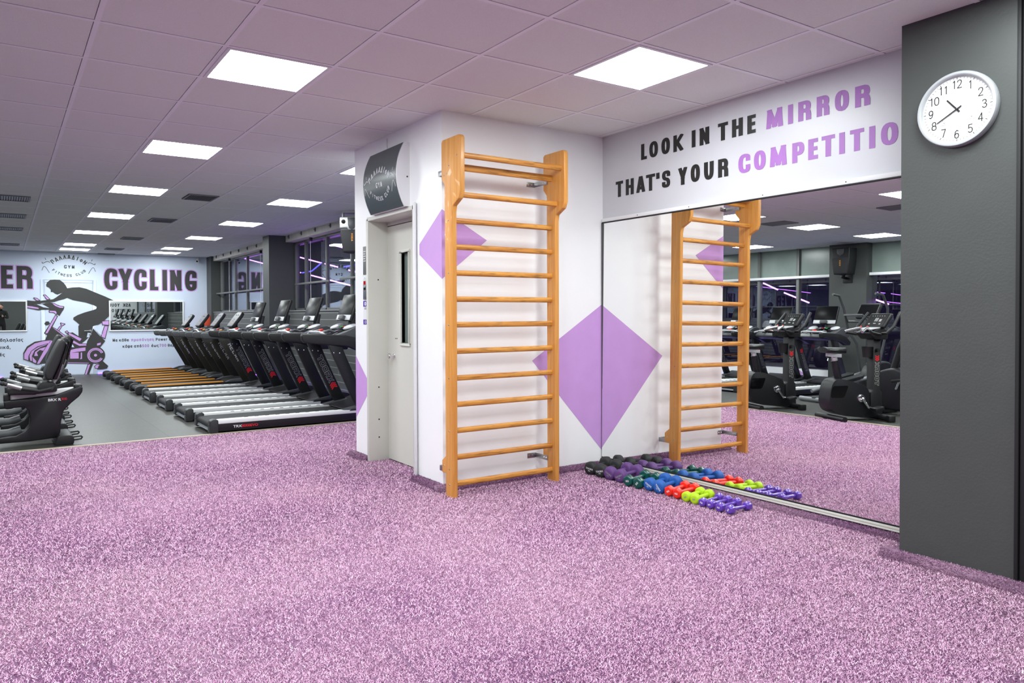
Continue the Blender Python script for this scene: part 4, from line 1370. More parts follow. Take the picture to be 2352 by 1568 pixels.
# ================================================================== clock
def clock():
    cy, cz, r = -2.325, 2.168, 0.172
    t = thing('wall_clock', 'round silver-rimmed white clock on the grey pillar', 'clock', (XP, cy, cz))
    P = Plane((0, 0, 0), (0, -1, 0), (-1, 0, 0))
    MB().lathe([(r - 0.002, 0.0), (r, 0.006), (r, 0.03), (r - 0.004, 0.038), (r - 0.013, 0.040), (r - 0.019, 0.036), (r - 0.021, 0.024), (r - 0.021, 0.0195)], (0, 0, 0), (-1, 0, 0), 72).build('rim', M['clock_rim'], t, sharp=50)
    # open the front of the rim: the dial sits inside it
    MB().lathe([(r - 0.02, 0.0196), (r - 0.02, 0.0203)], (0, 0, 0), (-1, 0, 0), 64).build('dial', M['dial'], t)
    for k in range(1, 13):
        a = 2 * PI * k / 12
        nb = MB()
        tx_ = str(k)
        segs = []
        for q, ch in enumerate(tx_):
            cu_ = 0.115 * math.sin(a) + (q - (len(tx_) - 1) / 2) * 0.022
            cv_ = 0.115 * math.cos(a)
            for p, c in DIG[ch]:
                segs += [[(cu_ - 0.0095 + x, cv_ - 0.018 + y) for x, y in seg] for seg in ribbon([(x * 0.019, y * 0.036) for x, y in p], bool(c), 0.0042, 0.0042, 0.3)]
        paint(nb, P, segs, 0.0206, 0.0206)
        nb.build('numeral', M['black_paint'], t)
    tk = MB()
    for k in range(60):
        a = 2 * PI * k / 60
        l = 0.009 if k % 5 else 0.010
        wd = 0.0007 if k % 5 else 0.0014
        c, s = math.cos(a), math.sin(a)
        r0, r1 = 0.137, 0.137 + l
        paint(tk, P, [[(r0 * s - wd * c, r0 * c + wd * s), (r0 * s + wd * c, r0 * c - wd * s), (r1 * s + wd * c, r1 * c - wd * s), (r1 * s - wd * c, r1 * c + wd * s)]], 0.0204, 0.0208)
    tk.build('minute_marks', M['black_paint'], t)
    for (u, v, txt) in ((-0.055, -0.052, 'THERMO \u00b0C'), (0.062, -0.045, 'HYGRO % RH')):
        sd = MB()
        for k in range(25):
            a = R(-100 + 200 * k / 24)
            r0, r1 = 0.030, 0.034 if k % 4 else 0.037
            c, s = math.cos(a), math.sin(a)
            wd = 0.0004
            paint(sd, P, [[(u + r0 * s - wd * c, v + r0 * c + wd * s), (u + r0 * s + wd * c, v + r0 * c - wd * s), (u + r1 * s + wd * c, v + r1 * c - wd * s), (u + r1 * s - wd * c, v + r1 * c + wd * s)]], 0.0204, 0.0207)
        paint(sd, P, [[(u - 0.0006, v - 0.003), (u + 0.0006, v - 0.003), (u - 0.011, v + 0.021), (u - 0.0125, v + 0.02)]], 0.0208, 0.0212)
        sd.lathe([(0.0025, 0), (0.0025, 0.002)], P.p(u, v, 0.0205), (-1, 0, 0), 10)
        s_ = sd.build('small_gauge', M['grey_print'], t)
        font_mesh(txt, 0.008, P, u, v - 0.011, 'gauge_text', M['grey_print'], s_, 'CENTER', d=0.0206)
    def hand(nm, deg, l0, l1, wd, d, m):
        a = R(deg)
        c, s = math.cos(a), math.sin(a)
        mb = paint(MB(), P, [[(l0 * s - wd * c, l0 * c + wd * s), (l0 * s + wd * c, l0 * c - wd * s), (l1 * s + wd * 0.7 * c, l1 * c - wd * 0.7 * s), (l1 * s - wd * 0.7 * c, l1 * c + wd * 0.7 * s)]], d, d + 0.0008)
        mb.build(nm, m, t)
    hand('hour_hand', 320, -0.018, 0.066, 0.0042, 0.0225, M['black_paint'])
    hand('minute_hand', 240, -0.024, 0.098, 0.0032, 0.0245, M['black_paint'])
    hand('second_hand', 191, -0.045, 0.105, 0.0006, 0.0265, M['grey_print'])
    MB().lathe([(0.004, 0.021), (0.004, 0.028), (0.002, 0.029)], (0, 0, 0), (-1, 0, 0), 12).build('centre_pin', M['black_paint'], t)
clock()

# ================================================================== lift sign, call panel, stickers
class Bulge:
    """front of the sign: bowed about a level axis"""
    def __init__(self, h):
        self.h = h
    def p(self, a, b, d=0.0):
        k = 1 - (2 * b / self.h - 1) ** 2
        return Vector((-(0.045 + 0.065 * k) - d, -a, b))
def lift_sign():
    y0, y1, z0, h = 0.945, 1.53, 2.035, 0.475
    t = thing('lift_sign', 'bowed dark grey club sign over the cream lift door', 'sign', (XE, y0, z0))
    prof = [(0, 0)] + [(-(0.045 + 0.065 * (1 - (2 * k / 16 - 1) ** 2)), h * k / 16) for k in range(17)] + [(0, h)]
    mb = MB()
    n = len(prof)
    mb.prism([(a, b) for a, b in prof], 'y', -0.012, y1 - y0 + 0.012)
    mb.build('sign_box', M['white'], t, sharp=30)
    B = Bulge(h)
    f = MB()
    for k in range(24):
        paint(f, B, [[(-(y1 - y0), h * k / 24), (0, h * k / 24), (0, h * (k + 1) / 24), (-(y1 - y0), h * (k + 1) / 24)]], 0.0008, 0.002)
    f.build('face_film', M['sign_grey'], t)
    g = MB()
    logo(g, B, -(y1 - y0) / 2, 0.085, 0.515, 0.02, 0.0022, 0.0032)
    g.build('sign_letters', M['white_print'], t)
    k = MB()
    k.lathe([(0.006, 0), (0.006, 0.003)], (-0.022, -0.012, 0.22), (0, -1, 0), 10)
    k.build('screw_head', M['black'], t)
    c = MB().tube([(-0.004, 0.36, h + 0.002), (-0.004, 0.37, h + 0.06), (-0.004, 0.365, h + 0.105)], 0.004, 8)
    c.build('cable', M['white'], t)
lift_sign()
def call_panel():
    t = thing('lift_call_panel', 'narrow steel lift call panel beside the cream door frame', 'call panel', (XE, 1.749, 1.355))
    MB().box(-0.006, -0.0003, -0.036, 0.036, 0.21, 0.445).build('notice_plate', M['mullion'], t, bevel=0.001)
    MB().box(-0.008, -0.0003, -0.036, 0.036, 0.0, 0.2).build('button_plate', M['steel'], t, bevel=0.002)
    MB().box(-0.0105, -0.008, -0.017, 0.017, 0.125, 0.155).build('display', M['red_led'], t)
    MB().box(-0.0115, -0.008, -0.017, 0.017, 0.08, 0.11).build('button', M['gloss_black'], t, bevel=0.002)
    s_ = MB()
    for z in (0.018, 0.18):
        s_.lathe([(0.003, 0), (0.002, 0.0015)], (-0.008, 0, z), (-1, 0, 0), 8)
    s_.build('screws', M['black'], t)
    P = Plane((-0.0062, 0, 0), (0, -1, 0), (-1, 0, 0))
    n = MB()
    for k in range(5):
        paint(n, P, [[(-0.025, 0.40 - 0.02 * k), (0.02 - 0.008 * (k % 2), 0.40 - 0.02 * k), (0.02 - 0.008 * (k % 2), 0.406 - 0.02 * k), (-0.025, 0.406 - 0.02 * k)]], 0, 0.0006)
    n.build('notice_lines', M['white_print'], t)
    u = thing('lift_sticker', 'white and purple sticker under the lift call panel', 'sticker', (XE, 1.752, 1.145))
    MB().box(-0.0012, -0.0003, -0.042, 0.042, 0.0, 0.2).build('paper', M['white'], u)
    a = MB()
    a.box(-0.0018, -0.0013, -0.042, 0.042, 0.15, 0.2)
    a.box(-0.0018, -0.0013, -0.042, 0.042, 0.0, 0.042)
    a.build('purple_bands', M['dumb_violet'], u)
    P = Plane((-0.0018, 0, 0), (0, -1, 0), (-1, 0, 0))
    b = MB()
    for i in range(16):
        a0, a1 = 2 * PI * i / 16, 2 * PI * (i + 1) / 16
        paint(b, P, [[(0.017 * math.cos(a0), 0.175 + 0.017 * math.sin(a0)), (0.017 * math.cos(a1), 0.175 + 0.017 * math.sin(a1)), (0.006 * math.cos(a1), 0.175 + 0.006 * math.sin(a1)), (0.006 * math.cos(a0), 0.175 + 0.006 * math.sin(a0))]], 0.0001, 0.0006)
    paint(b, P, ribbon([(0, 0.008), (0.013, 0.021), (0, 0.034), (-0.013, 0.021)], True, 0.004, 0.004), 0.0001, 0.0006)
    b.build('white_marks', M['white_print'], u)
    c = MB()
    for z in (0.138, 0.128):
        paint(c, P, [[(-0.02, z), (0.024, z), (0.024, z + 0.004), (-0.02, z + 0.004)]], -0.0004, 0.0002)
    c.build('text_lines', M['black_paint'], u)
call_panel()

# ================================================================== mirrors, camera, box on the far wall
def framed_mirror(x0, x1, z0, z1, label):
    x0, x1, z0, z1 = fx(x0), fx(x1), fz(z0), fz(z1)
    t = thing('framed_mirror', label, 'mirror', ((x0 + x1) / 2, YF, z0), group='framed mirrors on the far wall')
    w_ = (x1 - x0) / 2
    h = z1 - z0
    f = MB()
    for a in ((-w_, w_, 0, 0.026), (-w_, w_, h - 0.026, h), (-w_, -w_ + 0.026, 0.026, h - 0.026), (w_ - 0.026, w_, 0.026, h - 0.026)):
        f.box(a[0], a[1], -0.035, -0.0006, a[2], a[3])
    f.build('frame', M['white'], t, bevel=0.003)
    MB().box(-w_ + 0.026, w_ - 0.026, -0.022, -0.0175, 0.026, h - 0.026).build('mirror_glass', M['mirror_dim'], t)
M['mirror_dim'] = mirror_mat('old_mirror_silvering', (0.55, 0.6, 0.58))
framed_mirror(1.694, 3.343, 0.861, 1.581, 'white framed wall mirror right of the cyclist mural')
framed_mirror(-1.585, 0.062, 0.886, 1.572, 'white framed wall mirror left of the cyclist mural, at the picture edge')
def cctv():
    t = thing('security_camera', 'small white security camera high in the far wall corner', 'camera', (3.60, YF, 2.57))
    MB().lathe([(0.035, 0), (0.035, 0.012), (0.014, 0.02), (0.014, 0.045)], (0, 0, 0.015), (0, -1, 0), 16).build('mount', M['white'], t)
    MB().tube([(0.0, -0.05, 0.02), (-0.02, -0.08, -0.01), (-0.05, -0.14, -0.04)], [0.03, 0.036, 0.034], 14).build('housing', M['white'], t)
    MB().tube([(-0.0502, -0.1404, -0.0402), (-0.052, -0.144, -0.042)], 0.024, 14).build('lens', M['gloss_black'], t)
cctv()
def red_box():
    t = thing('fire_box', 'orange-red box on the dark corner column behind the treadmills', 'fire box', (3.80, 14.68, 0.97))
    MB().box(-0.13, -0.0005, -0.11, 0.11, 0.0, 0.26).build('case', M['fire_orange'], t, bevel=0.008)
    MB().box(-0.136, -0.1305, -0.09, 0.09, 0.02, 0.24).build('door', M['red'], t, bevel=0.004)
red_box()

def speaker(label, loc, rot, silver, yb=0.13):
    t = thing('wall_speaker', label, 'loudspeaker', loc, rot)
    body = [(-0.17, 0.48), (0.17, 0.48), (0.165, 0.25), (0.13, 0.0), (-0.13, 0.0), (-0.165, 0.25)]
    MB().prism(body, 'y', -0.12, 0.13).build('cabinet', M['black'], t, bevel=0.012, seg=3)
    if silver:
        MB().prism([(-0.165, 0.475), (0.165, 0.475), (0.166, 0.33), (0.07, 0.335), (0.045, 0.305), (-0.045, 0.305), (-0.07, 0.335), (-0.166, 0.33)], 'y', -0.135, -0.118).build('silver_baffle', M['alu'], t, bevel=0.004)
        MB().prism([(-0.06, 0.47), (0.06, 0.47), (0.055, 0.37), (0.035, 0.32), (0, 0.305), (-0.035, 0.32), (-0.055, 0.37)], 'y', -0.1375, -0.13).build('horn', M['grey_plastic'], t, bevel=0.003)
        h_ = MB()
        for x in (-0.115, 0.115):
            h_.lathe([(0.03, 0), (0.03, 0.003)], (x, -0.1355, 0.415), (0, -1, 0), 18)
        h_.build('port', M['gloss_black'], t)
    else:
        h_ = MB()
        h_.prism([(-0.07, 0.46), (0.07, 0.46), (0.06, 0.37), (0, 0.33), (-0.06, 0.37)], 'y', -0.126, -0.118)
        h_.build('horn', M['grey_plastic'], t, bevel=0.003)
    MB().prism([(-0.15, 0.3), (0.15, 0.3), (0.15, 0.24), (0.12, 0.02), (-0.12, 0.02), (-0.15, 0.24)], 'y', -0.128, -0.119).build('grille', M['rubber'], t, bevel=0.004)
    P = Plane((0, -0.1285, 0), (0, 0, -1), (0, -1, 0), (1, 0, 0))
    mb = MB()
    word(mb, P, 'KODA', -0.255, -0.012, 0.026, 0.027, 0.022, 0.006, 0.005, 0.0, 0.0015)
    mb.build('badge', M['orange'], t)
    return t
sp = speaker('black and silver loudspeaker hanging beside the window beam, half behind the lift wall', (3.64, 5.44, 2.07), R(-38), True)
a = MB()
a.box(-0.02, 0.02, 0.13, 0.16, 0.1, 0.56)
a.box(-0.16, 0.02, -0.05, 0.16, 0.545, 0.572)
a.box(-0.16, -0.14, -0.05, 0.0, 0.47, 0.56)
a.build('hanging_bracket', M['silver'], sp, bevel=0.003)
sp = speaker('black loudspeaker on the grey pillar between the left windows, seen in the mirror', (-5.13, 3.66, 2.06), R(90), False)
a = MB()
a.tube([(0.1, 0.1, -0.03), (0.1, 0.2, -0.05), (0.1, 0.25, -0.05)], 0.025, 10)
a.box(-0.02, 0.16, 0.235, 0.252, -0.14, 0.04)
a.tube([(0.05, 0.1, 0.02), (0.1, 0.12, -0.05)], 0.03, 10)
a.build('wall_arm', M['black'], sp, bevel=0.002)

# LED tubes outside the night windows, strips along the floor
def led(label, pts, m, r=0.011):
    c = Vector(pts[0])
    t = MB().tube([Vector(p) - c for p in pts], r, 8).build('light_tube', m, loc=c)
    tag(t, label, 'LED light', 'purple LED light tubes')
X = 4.3
for lab, a, b, mt in (('purple LED tube outside the near window, sloping from the column to the mid mullion', (9.85, 2.357), (8.45, 2.138), 'led_core'),
                      ('thin violet LED tube in the near window doubling back under the long sloping one', (8.45, 2.138), (8.93, 2.021), 'led_blue'),
                      ('short purple LED tube crossing the second mullion of the near window', (8.274, 2.115), (7.70, 2.025), 'led_core'),
                      ('short purple LED tube in the near window left of the lettering reflection', (9.85, 2.065), (9.527, 2.022), 'led_core'),
                      ('long purple LED tube crossing the cyclist reflection in the near window', (8.958, 1.944), (7.0, 1.678), 'led_core'),
                      ('purple LED tube high in the near window beside the loudspeaker', (7.818, 2.394), (7.2, 2.285), 'led_core'),
                      ('short purple LED tube high in the near window by the first mullion', (8.815, 2.578), (8.646, 2.549), 'led_core'),
                      ('blue LED tube in the near window meeting the first mullion', (9.435, 2.014), (8.93, 2.021), 'led_blue'),
                      ('blue LED tube low in the near window beside the lift wall', (7.411, 2.012), (6.9, 2.022), 'led_blue'),
                      ('purple LED tube in the near window at the lettering end', (7.225, 1.95), (6.8, 1.885), 'led_core'),
                      ('purple LED tube outside the far window, above the reversed letters', (13.578, 2.567), (11.0, 2.21), 'led_core')):
    led(lab, [(X, a[0], a[1]), (X, b[0], b[1])], M[mt])
for lab, a, b, mt in (('purple LED tube outside the left windows, nearer the climbing bars reflection', (5.846, 2.011), (5.5, 1.862), 'led_core'),
                      ('long purple LED tube outside the left windows, seen in the mirror centre', (5.345, 1.795), (4.783, 1.58), 'led_core'),
                      ('purple LED tube outside the left windows past the grey pillar', (3.631, 1.685), (3.2, 1.53), 'led_core')):
    led(lab, [(-5.8, a[0], a[1]), (-5.8, b[0], b[1])], M[mt], 0.014)
rods = MB()
for x, ys in ((4.318, (9.7, 8.75, 8.1, 7.6, 7.1, 6.9, 13.2, 12.2, 11.3)), (-5.82, (5.7, 5.1, 3.4))):
    for y in ys:
        rods.box(x - 0.006, x + 0.006, y - 0.006, y + 0.006, -0.3, CEIL)
struct('trim_5', rods, M['void'])
t = MB().box(-1.15, 1.15, -0.012, 0, 0, 0.012).build('led_strip', M['led'], loc=(2.56, YF - 0.0005, floor_z(YF) + 0.004))
tag(t, 'glowing purple LED strip along the far wall base by the treadmills', 'LED light', 'purple floor LED strips')
t = MB().box(-1.0, 1.0, -0.012, 0, 0, 0.012).build('led_strip', M['led'], loc=(-1.42, YF - 0.0005, floor_z(YF) + 0.004))
tag(t, 'glowing purple LED strip along the far wall base behind the recumbent bikes', 'LED light', 'purple floor LED strips')
t = MB().box(-0.012, 0, -4.4, 4.4, 0, 0.012).build('led_strip', M['led'], loc=(XW - 0.001, 6.6, 0.02))
tag(t, 'glowing purple LED strip along the grey wall base in front of the treadmills', 'LED light', 'purple floor LED strips')
t = MB().box(0, 0.012, -4, 4, 0, 0.012).build('led_strip', M['led'], loc=(XL + 0.001, 3.6, 0.01))
tag(t, 'glowing purple LED strip along the left window wall base, seen in the mirror', 'LED light', 'purple floor LED strips')

# rails across the night windows
proto = None
for y0, y1, z, lab in ((12.54, 14.72, 1.745, 'grey rail across the far window, furthest from the camera'), (10.52, 12.6, 1.745, 'grey rail across the far window, next to the grey column'), (7.13, 8.75, 1.765, 'grey rail across the near window beside the column'), (5.3, 6.68, 1.775, 'grey rail across the near window behind the loudspeaker')):
    ln = (y1 - y0) / 2
    t = thing('window_rail', lab, 'window rail', (3.93, (y0 + y1) / 2, z), group='grey rails across the windows')
    MB().box(-0.012, 0.012, -ln, ln, -0.016, 0.016).build('rail', M['mullion'], t, bevel=0.004)
    a = MB()
    for q in (-ln * 0.6, ln * 0.6):
        a.box(0.012, 0.072, q - 0.015, q + 0.015, -0.012, 0.012)
    a.build('standoff', M['mullion'], t)
for y, z0, lab in ((13.35, 1.33, 'thin pale blind cord in the far window'), (10.9, 1.33, 'thin pale blind cord beside the grey column'), (8.02, 1.36, 'thin pale blind cord in the near window')):
    t = thing('blind_cord', lab, 'blind cord', (3.95, y, z0), group='thin blind cords at the windows')
    MB().tube([(0, 0, 0), (0, 0.003, 0.6), (0, 0, 2.50 - z0)], 0.004, 6).build('cord', M['white'], t)
    MB().box(-0.02, 0.03, -0.02, 0.02, 2.47 - z0, 2.527 - z0).build('pulley', M['black'], t, bevel=0.004)
    MB().lathe([(0.003, -0.05), (0.01, -0.04), (0.01, -0.01), (0.004, 0.0)], (0, 0, 0.0), (0, 0, 1), 10).build('tassel', M['silver'], t)

# ================================================================== treadmills with silver foot strips
def smooth_poly(pts, r, n=4):
    """round the corners of a closed outline"""
    return fillet(pts, r, True, n)
def treadmill(label, loc, group):
    """local x runs from the rear roller (0) to the nose (2.1); y is across"""
    t = thing('treadmill', label, 'treadmill', loc, 0, group)
    side = M['frame_black']
    for s in (-1, 1):
        y0, y1 = (0.27, 0.37) if s > 0 else (-0.37, -0.27)
        ra = MB().box(0.05, 1.75, y0, y1, 0.028, 0.134).build('side_rail', side, t, bevel=0.008)
        MB().box(0.074, 1.62, y0 - 0.003, y1 + 0.003, 0.106, 0.147).build('foot_strip', M['strip'], ra, bevel=0.005, label='pale foot strip')
        k = MB()
        yi = y0 if s > 0 else y1
        for q in range(11):
            x = 0.36 + q * 0.112
            k.box(x, x + 0.04, min(yi, yi + s * 0.02) - 0.001, max(yi, yi + s * 0.022) + 0.001, 0.1455, 0.1482)
        k.build('grip_mark', M['rubber'], ra)
        cp = smooth_poly([(-0.01, 0.01), (0.075, 0.01), (0.075, 0.15), (0.03, 0.158), (-0.005, 0.14)], 0.018)
        e = MB().prism(cp, 'y', y0 - 0.004, y1 + 0.004).build('end_cap', M['charcoal'], t, bevel=0.006)
        b = MB()
        b.lathe([(0.008, 0), (0.007, 0.003)], (-0.009, (y0 + y1) / 2, 0.09), (-1, 0, 0), 10)
        b.build('end_bolt', M['black'], e)
    MB().box(0.03, 1.9, -0.266, 0.266, 0.106, 0.122).build('belt', M['rubber'], t)
    MB().cyl((0.035, -0.266, 0.088), (0.035, 0.266, 0.088), 0.034, n=20).build('rear_roller', M['rubber'], t, sharp=50)
    MB().prism([(0.0, 0.03), (0.05, 0.03), (0.05, 0.055), (0.012, 0.055)], 'y', -0.27, 0.27).build('rear_bar', M['mid_grey'], t)
    # motor hood
    hp = [(1.50, 0.134), (1.58, 0.165), (1.72, 0.19), (1.86, 0.235), (1.98, 0.225), (2.08, 0.17), (2.11, 0.09), (2.10, 0.03), (1.72, 0.03), (1.72, 0.134)]
    MB().prism(smooth_poly(hp, 0.03), 'y', -0.375, 0.375).build('motor_hood', M['black'], t, bevel=0.014, seg=3)
    for s in (-1, 1):
        wp = [(1.44, 0.146), (1.76, 0.146), (1.78, 0.205), (1.68, 0.192)]
        MB().prism(wp, 'y', min(s * 0.25, s * 0.378), max(s * 0.25, s * 0.378)).build('hood_wedge', M['grey_plastic'], t, bevel=0.012)
    # two leaning uprights
    for s in (-1, 1):
        ol = [(1.27, 0.90), (1.44, 0.86), (1.49, 0.74), (1.60, 0.50), (1.71, 0.27), (1.80, 0.12), (1.64, 0.12), (1.57, 0.25), (1.46, 0.48), (1.35, 0.72)]
        y0, y1 = (0.315, 0.365) if s > 0 else (-0.365, -0.315)
        u = MB().prism(ol, 'y', y0, y1).build('upright', side, t, bevel=0.008)
        b = MB()
        for x, z in ((1.335, 0.80), (1.405, 0.795)):
            b.lathe([(0.009, 0), (0.008, 0.004), (0.004, 0.006)], (x, y0 if s > 0 else y0, z), (0, -1, 0), 12)
        b.build('upright_bolt', M['chrome'], u)
        # outlined maker lettering down the upright, inner faces
        a = math.atan2(0.27 - 0.72, 1.64 - 1.42)
        c, q = math.cos(a), math.sin(a)
        yf = y0 - 0.0006 if s > 0 else y1 + 0.0006
        if s > 0:
            P = Plane((1.415, yf, 0.735), (c, 0, q), (0, -1, 0), (-q, 0, c))
        else:
            P = Plane((1.415 + c * 0.46, yf, 0.735 + q * 0.46), (-c, 0, -q), (0, 1, 0), (-q, 0, c))
        wh = MB()
        U = 0.0
        for ch in 'TOORX':
            outer = ribbon_outline(ch, 0.066, 0.07)
            for seg in outer:
                paint(wh, P, [[(U + x_, y_ - 0.035) for x_, y_ in seg]], 0.0, 0.0008)
            U += 0.074
        wh.build('outlined_lettering', M['grey_print'], u)
        rd = MB()
        for k in range(3):
            x = U + 0.004 + k * 0.024
            for seg in ribbon([(x, -0.035), (x + 0.022, 0.0), (x, 0.035)][::-1] if False else [(x + 0.022, -0.036), (x, 0.0), (x + 0.022, 0.036)], False, 0.016, 0.016, 0.2):
                paint(rd, P, [seg], 0.0, 0.0008)
        rd.build('red_chevrons', M['red_print'], u)
        # handrail
        hr = [(0.965, 1.0), (0.985, 1.018), (1.30, 1.006), (1.48, 0.996), (1.66, 0.95), (1.80, 0.86), (1.78, 0.80), (1.66, 0.80), (1.50, 0.865), (1.30, 0.885), (1.10, 0.905), (1.0, 0.918), (0.975, 0.945)]
        y0, y1 = (0.30, 0.372) if s > 0 else (-0.372, -0.30)
        h_ = MB().prism(hr, 'y', y0, y1).build('handrail', M['black'], t, bevel=0.013, seg=3)
        MB().box(0.975, 1.25, y0 + 0.012, y1 - 0.012, 1.012, 1.0195).build('grip_pad', M['mid_grey'], h_, bevel=0.003)
    # console base with tray and cup holders
    bp = [(1.30, 0.93), (1.36, 0.985), (1.50, 1.03), (1.62, 1.085), (1.74, 1.10), (1.85, 1.04), (1.86, 0.95), (1.70, 0.88), (1.45, 0.88)]
    MB().prism(smooth_poly(bp, 0.03), 'y', -0.31, 0.31).build('console_base', M['grey_plastic'], t, bevel=0.02, seg=3)
    MB().obox((1.46, 0, 1.022), (0.085, 0, 0.030), (0, 0.2, 0), (-0.002, 0, 0.006)).build('storage_tray', M['gloss_black'], t, bevel=0.005)
    ky = MB()
    ky.obox((1.60, 0, 1.080), (0.055, 0, 0.02), (0, 0.10, 0), (-0.002, 0, 0.006))
    kp = ky.build('keypad', M['gloss_black'], t, bevel=0.004)
    for k, (m_, y) in enumerate(((M['green'], 0.05), (M['red'], -0.02), (M['silver'], -0.07))):
        MB().obox((1.60, y, 1.089), (0.016, 0, 0.006), (0, 0.016, 0), (-0.001, 0, 0.004)).build('key', m_, kp, bevel=0.002)
    for s in (-1, 1):
        pd = MB()
        pd.ball((0, 0, 0), (0.085, 0.075, 0.026), 20, 10)
        rot = Matrix.Rotation(R(-18), 3, 'Y')
        pd.v = [tuple(rot @ Vector(p) + Vector((1.60, s * 0.205, 1.088))) for p in pd.v]
        pd.build('cup_holder', M['silver'], t, sharp=60)
        gb = MB().tube([(1.24, s * 0.17, 1.015), (1.36, s * 0.15, 1.05), (1.44, s * 0.14, 1.03)], 0.013, 10).build('pulse_grip', M['steel'], t)
    MB().tube([(1.27, -0.28, 1.0), (1.25, -0.15, 1.03), (1.25, 0.15, 1.03), (1.27, 0.28, 1.0)], 0.015, 10).build('cross_bar', M['silver'], t)
    MB().obox((1.32, 0.0, 1.05), (0.022, 0, 0.006), (0, 0.035, 0), (-0.003, 0, 0.011)).build('stop_key', M['red'], t, bevel=0.006)
    # screen on a neck
    MB().tube([(1.70, 0, 1.08), (1.71, 0, 1.15), (1.73, 0, 1.25)], [0.055, 0.04, 0.04], 14).build('console_neck', M['grey_plastic'], t)
    ax = Vector((0.105, 0, 0.30)).normalized()
    nx = Vector((-ax.z, 0, ax.x))
    cc = Vector((1.665, 0, 1.31))
    sc = MB().obox(cc, nx * 0.022, (0, 0.21, 0), ax * 0.165).build('console', M['black'], t, bevel=0.016, seg=3)
    f = cc + nx * 0.0225
    MB().obox(f + ax * 0.03, nx * 0.0015, (0, 0.20, 0), ax * 0.125).build('screen', M['screen'], sc, bevel=0.0005)
    MB().obox(f - ax * 0.128, nx * 0.0025, (0, 0.205, 0), ax * 0.032).build('silver_band', M['silver'], sc, bevel=0.002)
    MB().obox(f - ax * 0.135 + nx * 0.02, nx * 0.018, (0, 0.065, 0), ax * 0.026).build('tablet_ledge', M['grey_plastic'], sc, bevel=0.006)
    return t
def ribbon_outline(ch, w, h):
    """double line strokes that trace the outside of a capital"""
    out = []
    for off in (1.0, 0.62):
        pass
    t_ = 0.0045
    segs = []
    if ch == 'O':
        segs += ribbon(fillet([(0, 0), (w, 0), (w, h), (0, h)], 0.018, True), True, t_, t_)
        segs += ribbon(fillet([(0.018, 0.018), (w - 0.018, 0.018), (w - 0.018, h - 0.018), (0.018, h - 0.018)], 0.008, True), True, t_, t_)
    elif ch == 'T':
        segs += ribbon([(0, h), (w, h), (w, h - 0.018), (w / 2 + 0.009, h - 0.018), (w / 2 + 0.009, 0), (w / 2 - 0.009, 0), (w / 2 - 0.009, h - 0.018), (0, h - 0.018)], True, t_, t_)
    elif ch == 'R':
        segs += ribbon([(0, 0), (0, h), (w * 0.85, h), (w, h * 0.85), (w, h * 0.5), (w * 0.8, h * 0.36), (w, 0), (w * 0.7, 0), (w * 0.5, h * 0.3), (0.018, h * 0.3), (0.018, 0)], True, t_, t_)
        segs += ribbon([(0.018, h * 0.55), (w - 0.018, h * 0.55), (w - 0.018, h - 0.018), (0.018, h - 0.018)], True, t_, t_)
    elif ch == 'X':
        segs += ribbon([(0, 0), (w * 0.36, h / 2), (0, h), (w * 0.28, h), (w / 2, h * 0.68), (w * 0.72, h), (w, h), (w * 0.64, h / 2), (w, 0), (w * 0.72, 0), (w / 2, h * 0.32), (w * 0.28, 0)], True, t_, t_)
    return segs

TY = (4.235, 5.42, 6.66, 7.92)
T1 = treadmill('black treadmill with pale foot strips, nearest the carpet, half behind the lift wall', (1.375, TY[0], 0), 'treadmills with pale foot strips')
# model lettering on the near side of the first one only
mk = [c for c in T1.children if c.name.startswith('side_rail')][0]
font_mesh('TRX', 0.036, Plane((0, -0.3706, 0), (1, 0, 0), (0, -1, 0)), 0.225, 0.068, 'white_lettering', M['white_print'], mk, bold=0.0006, sx=1.25)
font_mesh('8000EVO', 0.036, Plane((0, -0.3706, 0), (1, 0, 0), (0, -1, 0)), 0.312, 0.068, 'red_lettering', M['red_print'], mk, bold=0.0006, sx=1.2)
dup(T1, (1.375, TY[1], floor_z(TY[1])), 0, 'black treadmill with pale foot strips, second from the carpet')
dup(T1, (1.375, TY[2], floor_z(TY[2])), 0, 'black treadmill with pale foot strips, third from the carpet')
dup(T1, (1.375, TY[3], floor_z(TY[3])), 0, 'black treadmill with pale foot strips, next to the orange-striped ones')
for y, lab in ((3.45, 'black treadmill by the left windows, nearest the grey pillar, seen in the mirror'), (4.33, 'black treadmill by the left windows, middle one behind the bikes in the mirror'), (5.2, 'black treadmill by the left windows, behind the climbing bars reflection')):
    dup(T1, (-2.6, y, floor_z(y)), PI, lab)

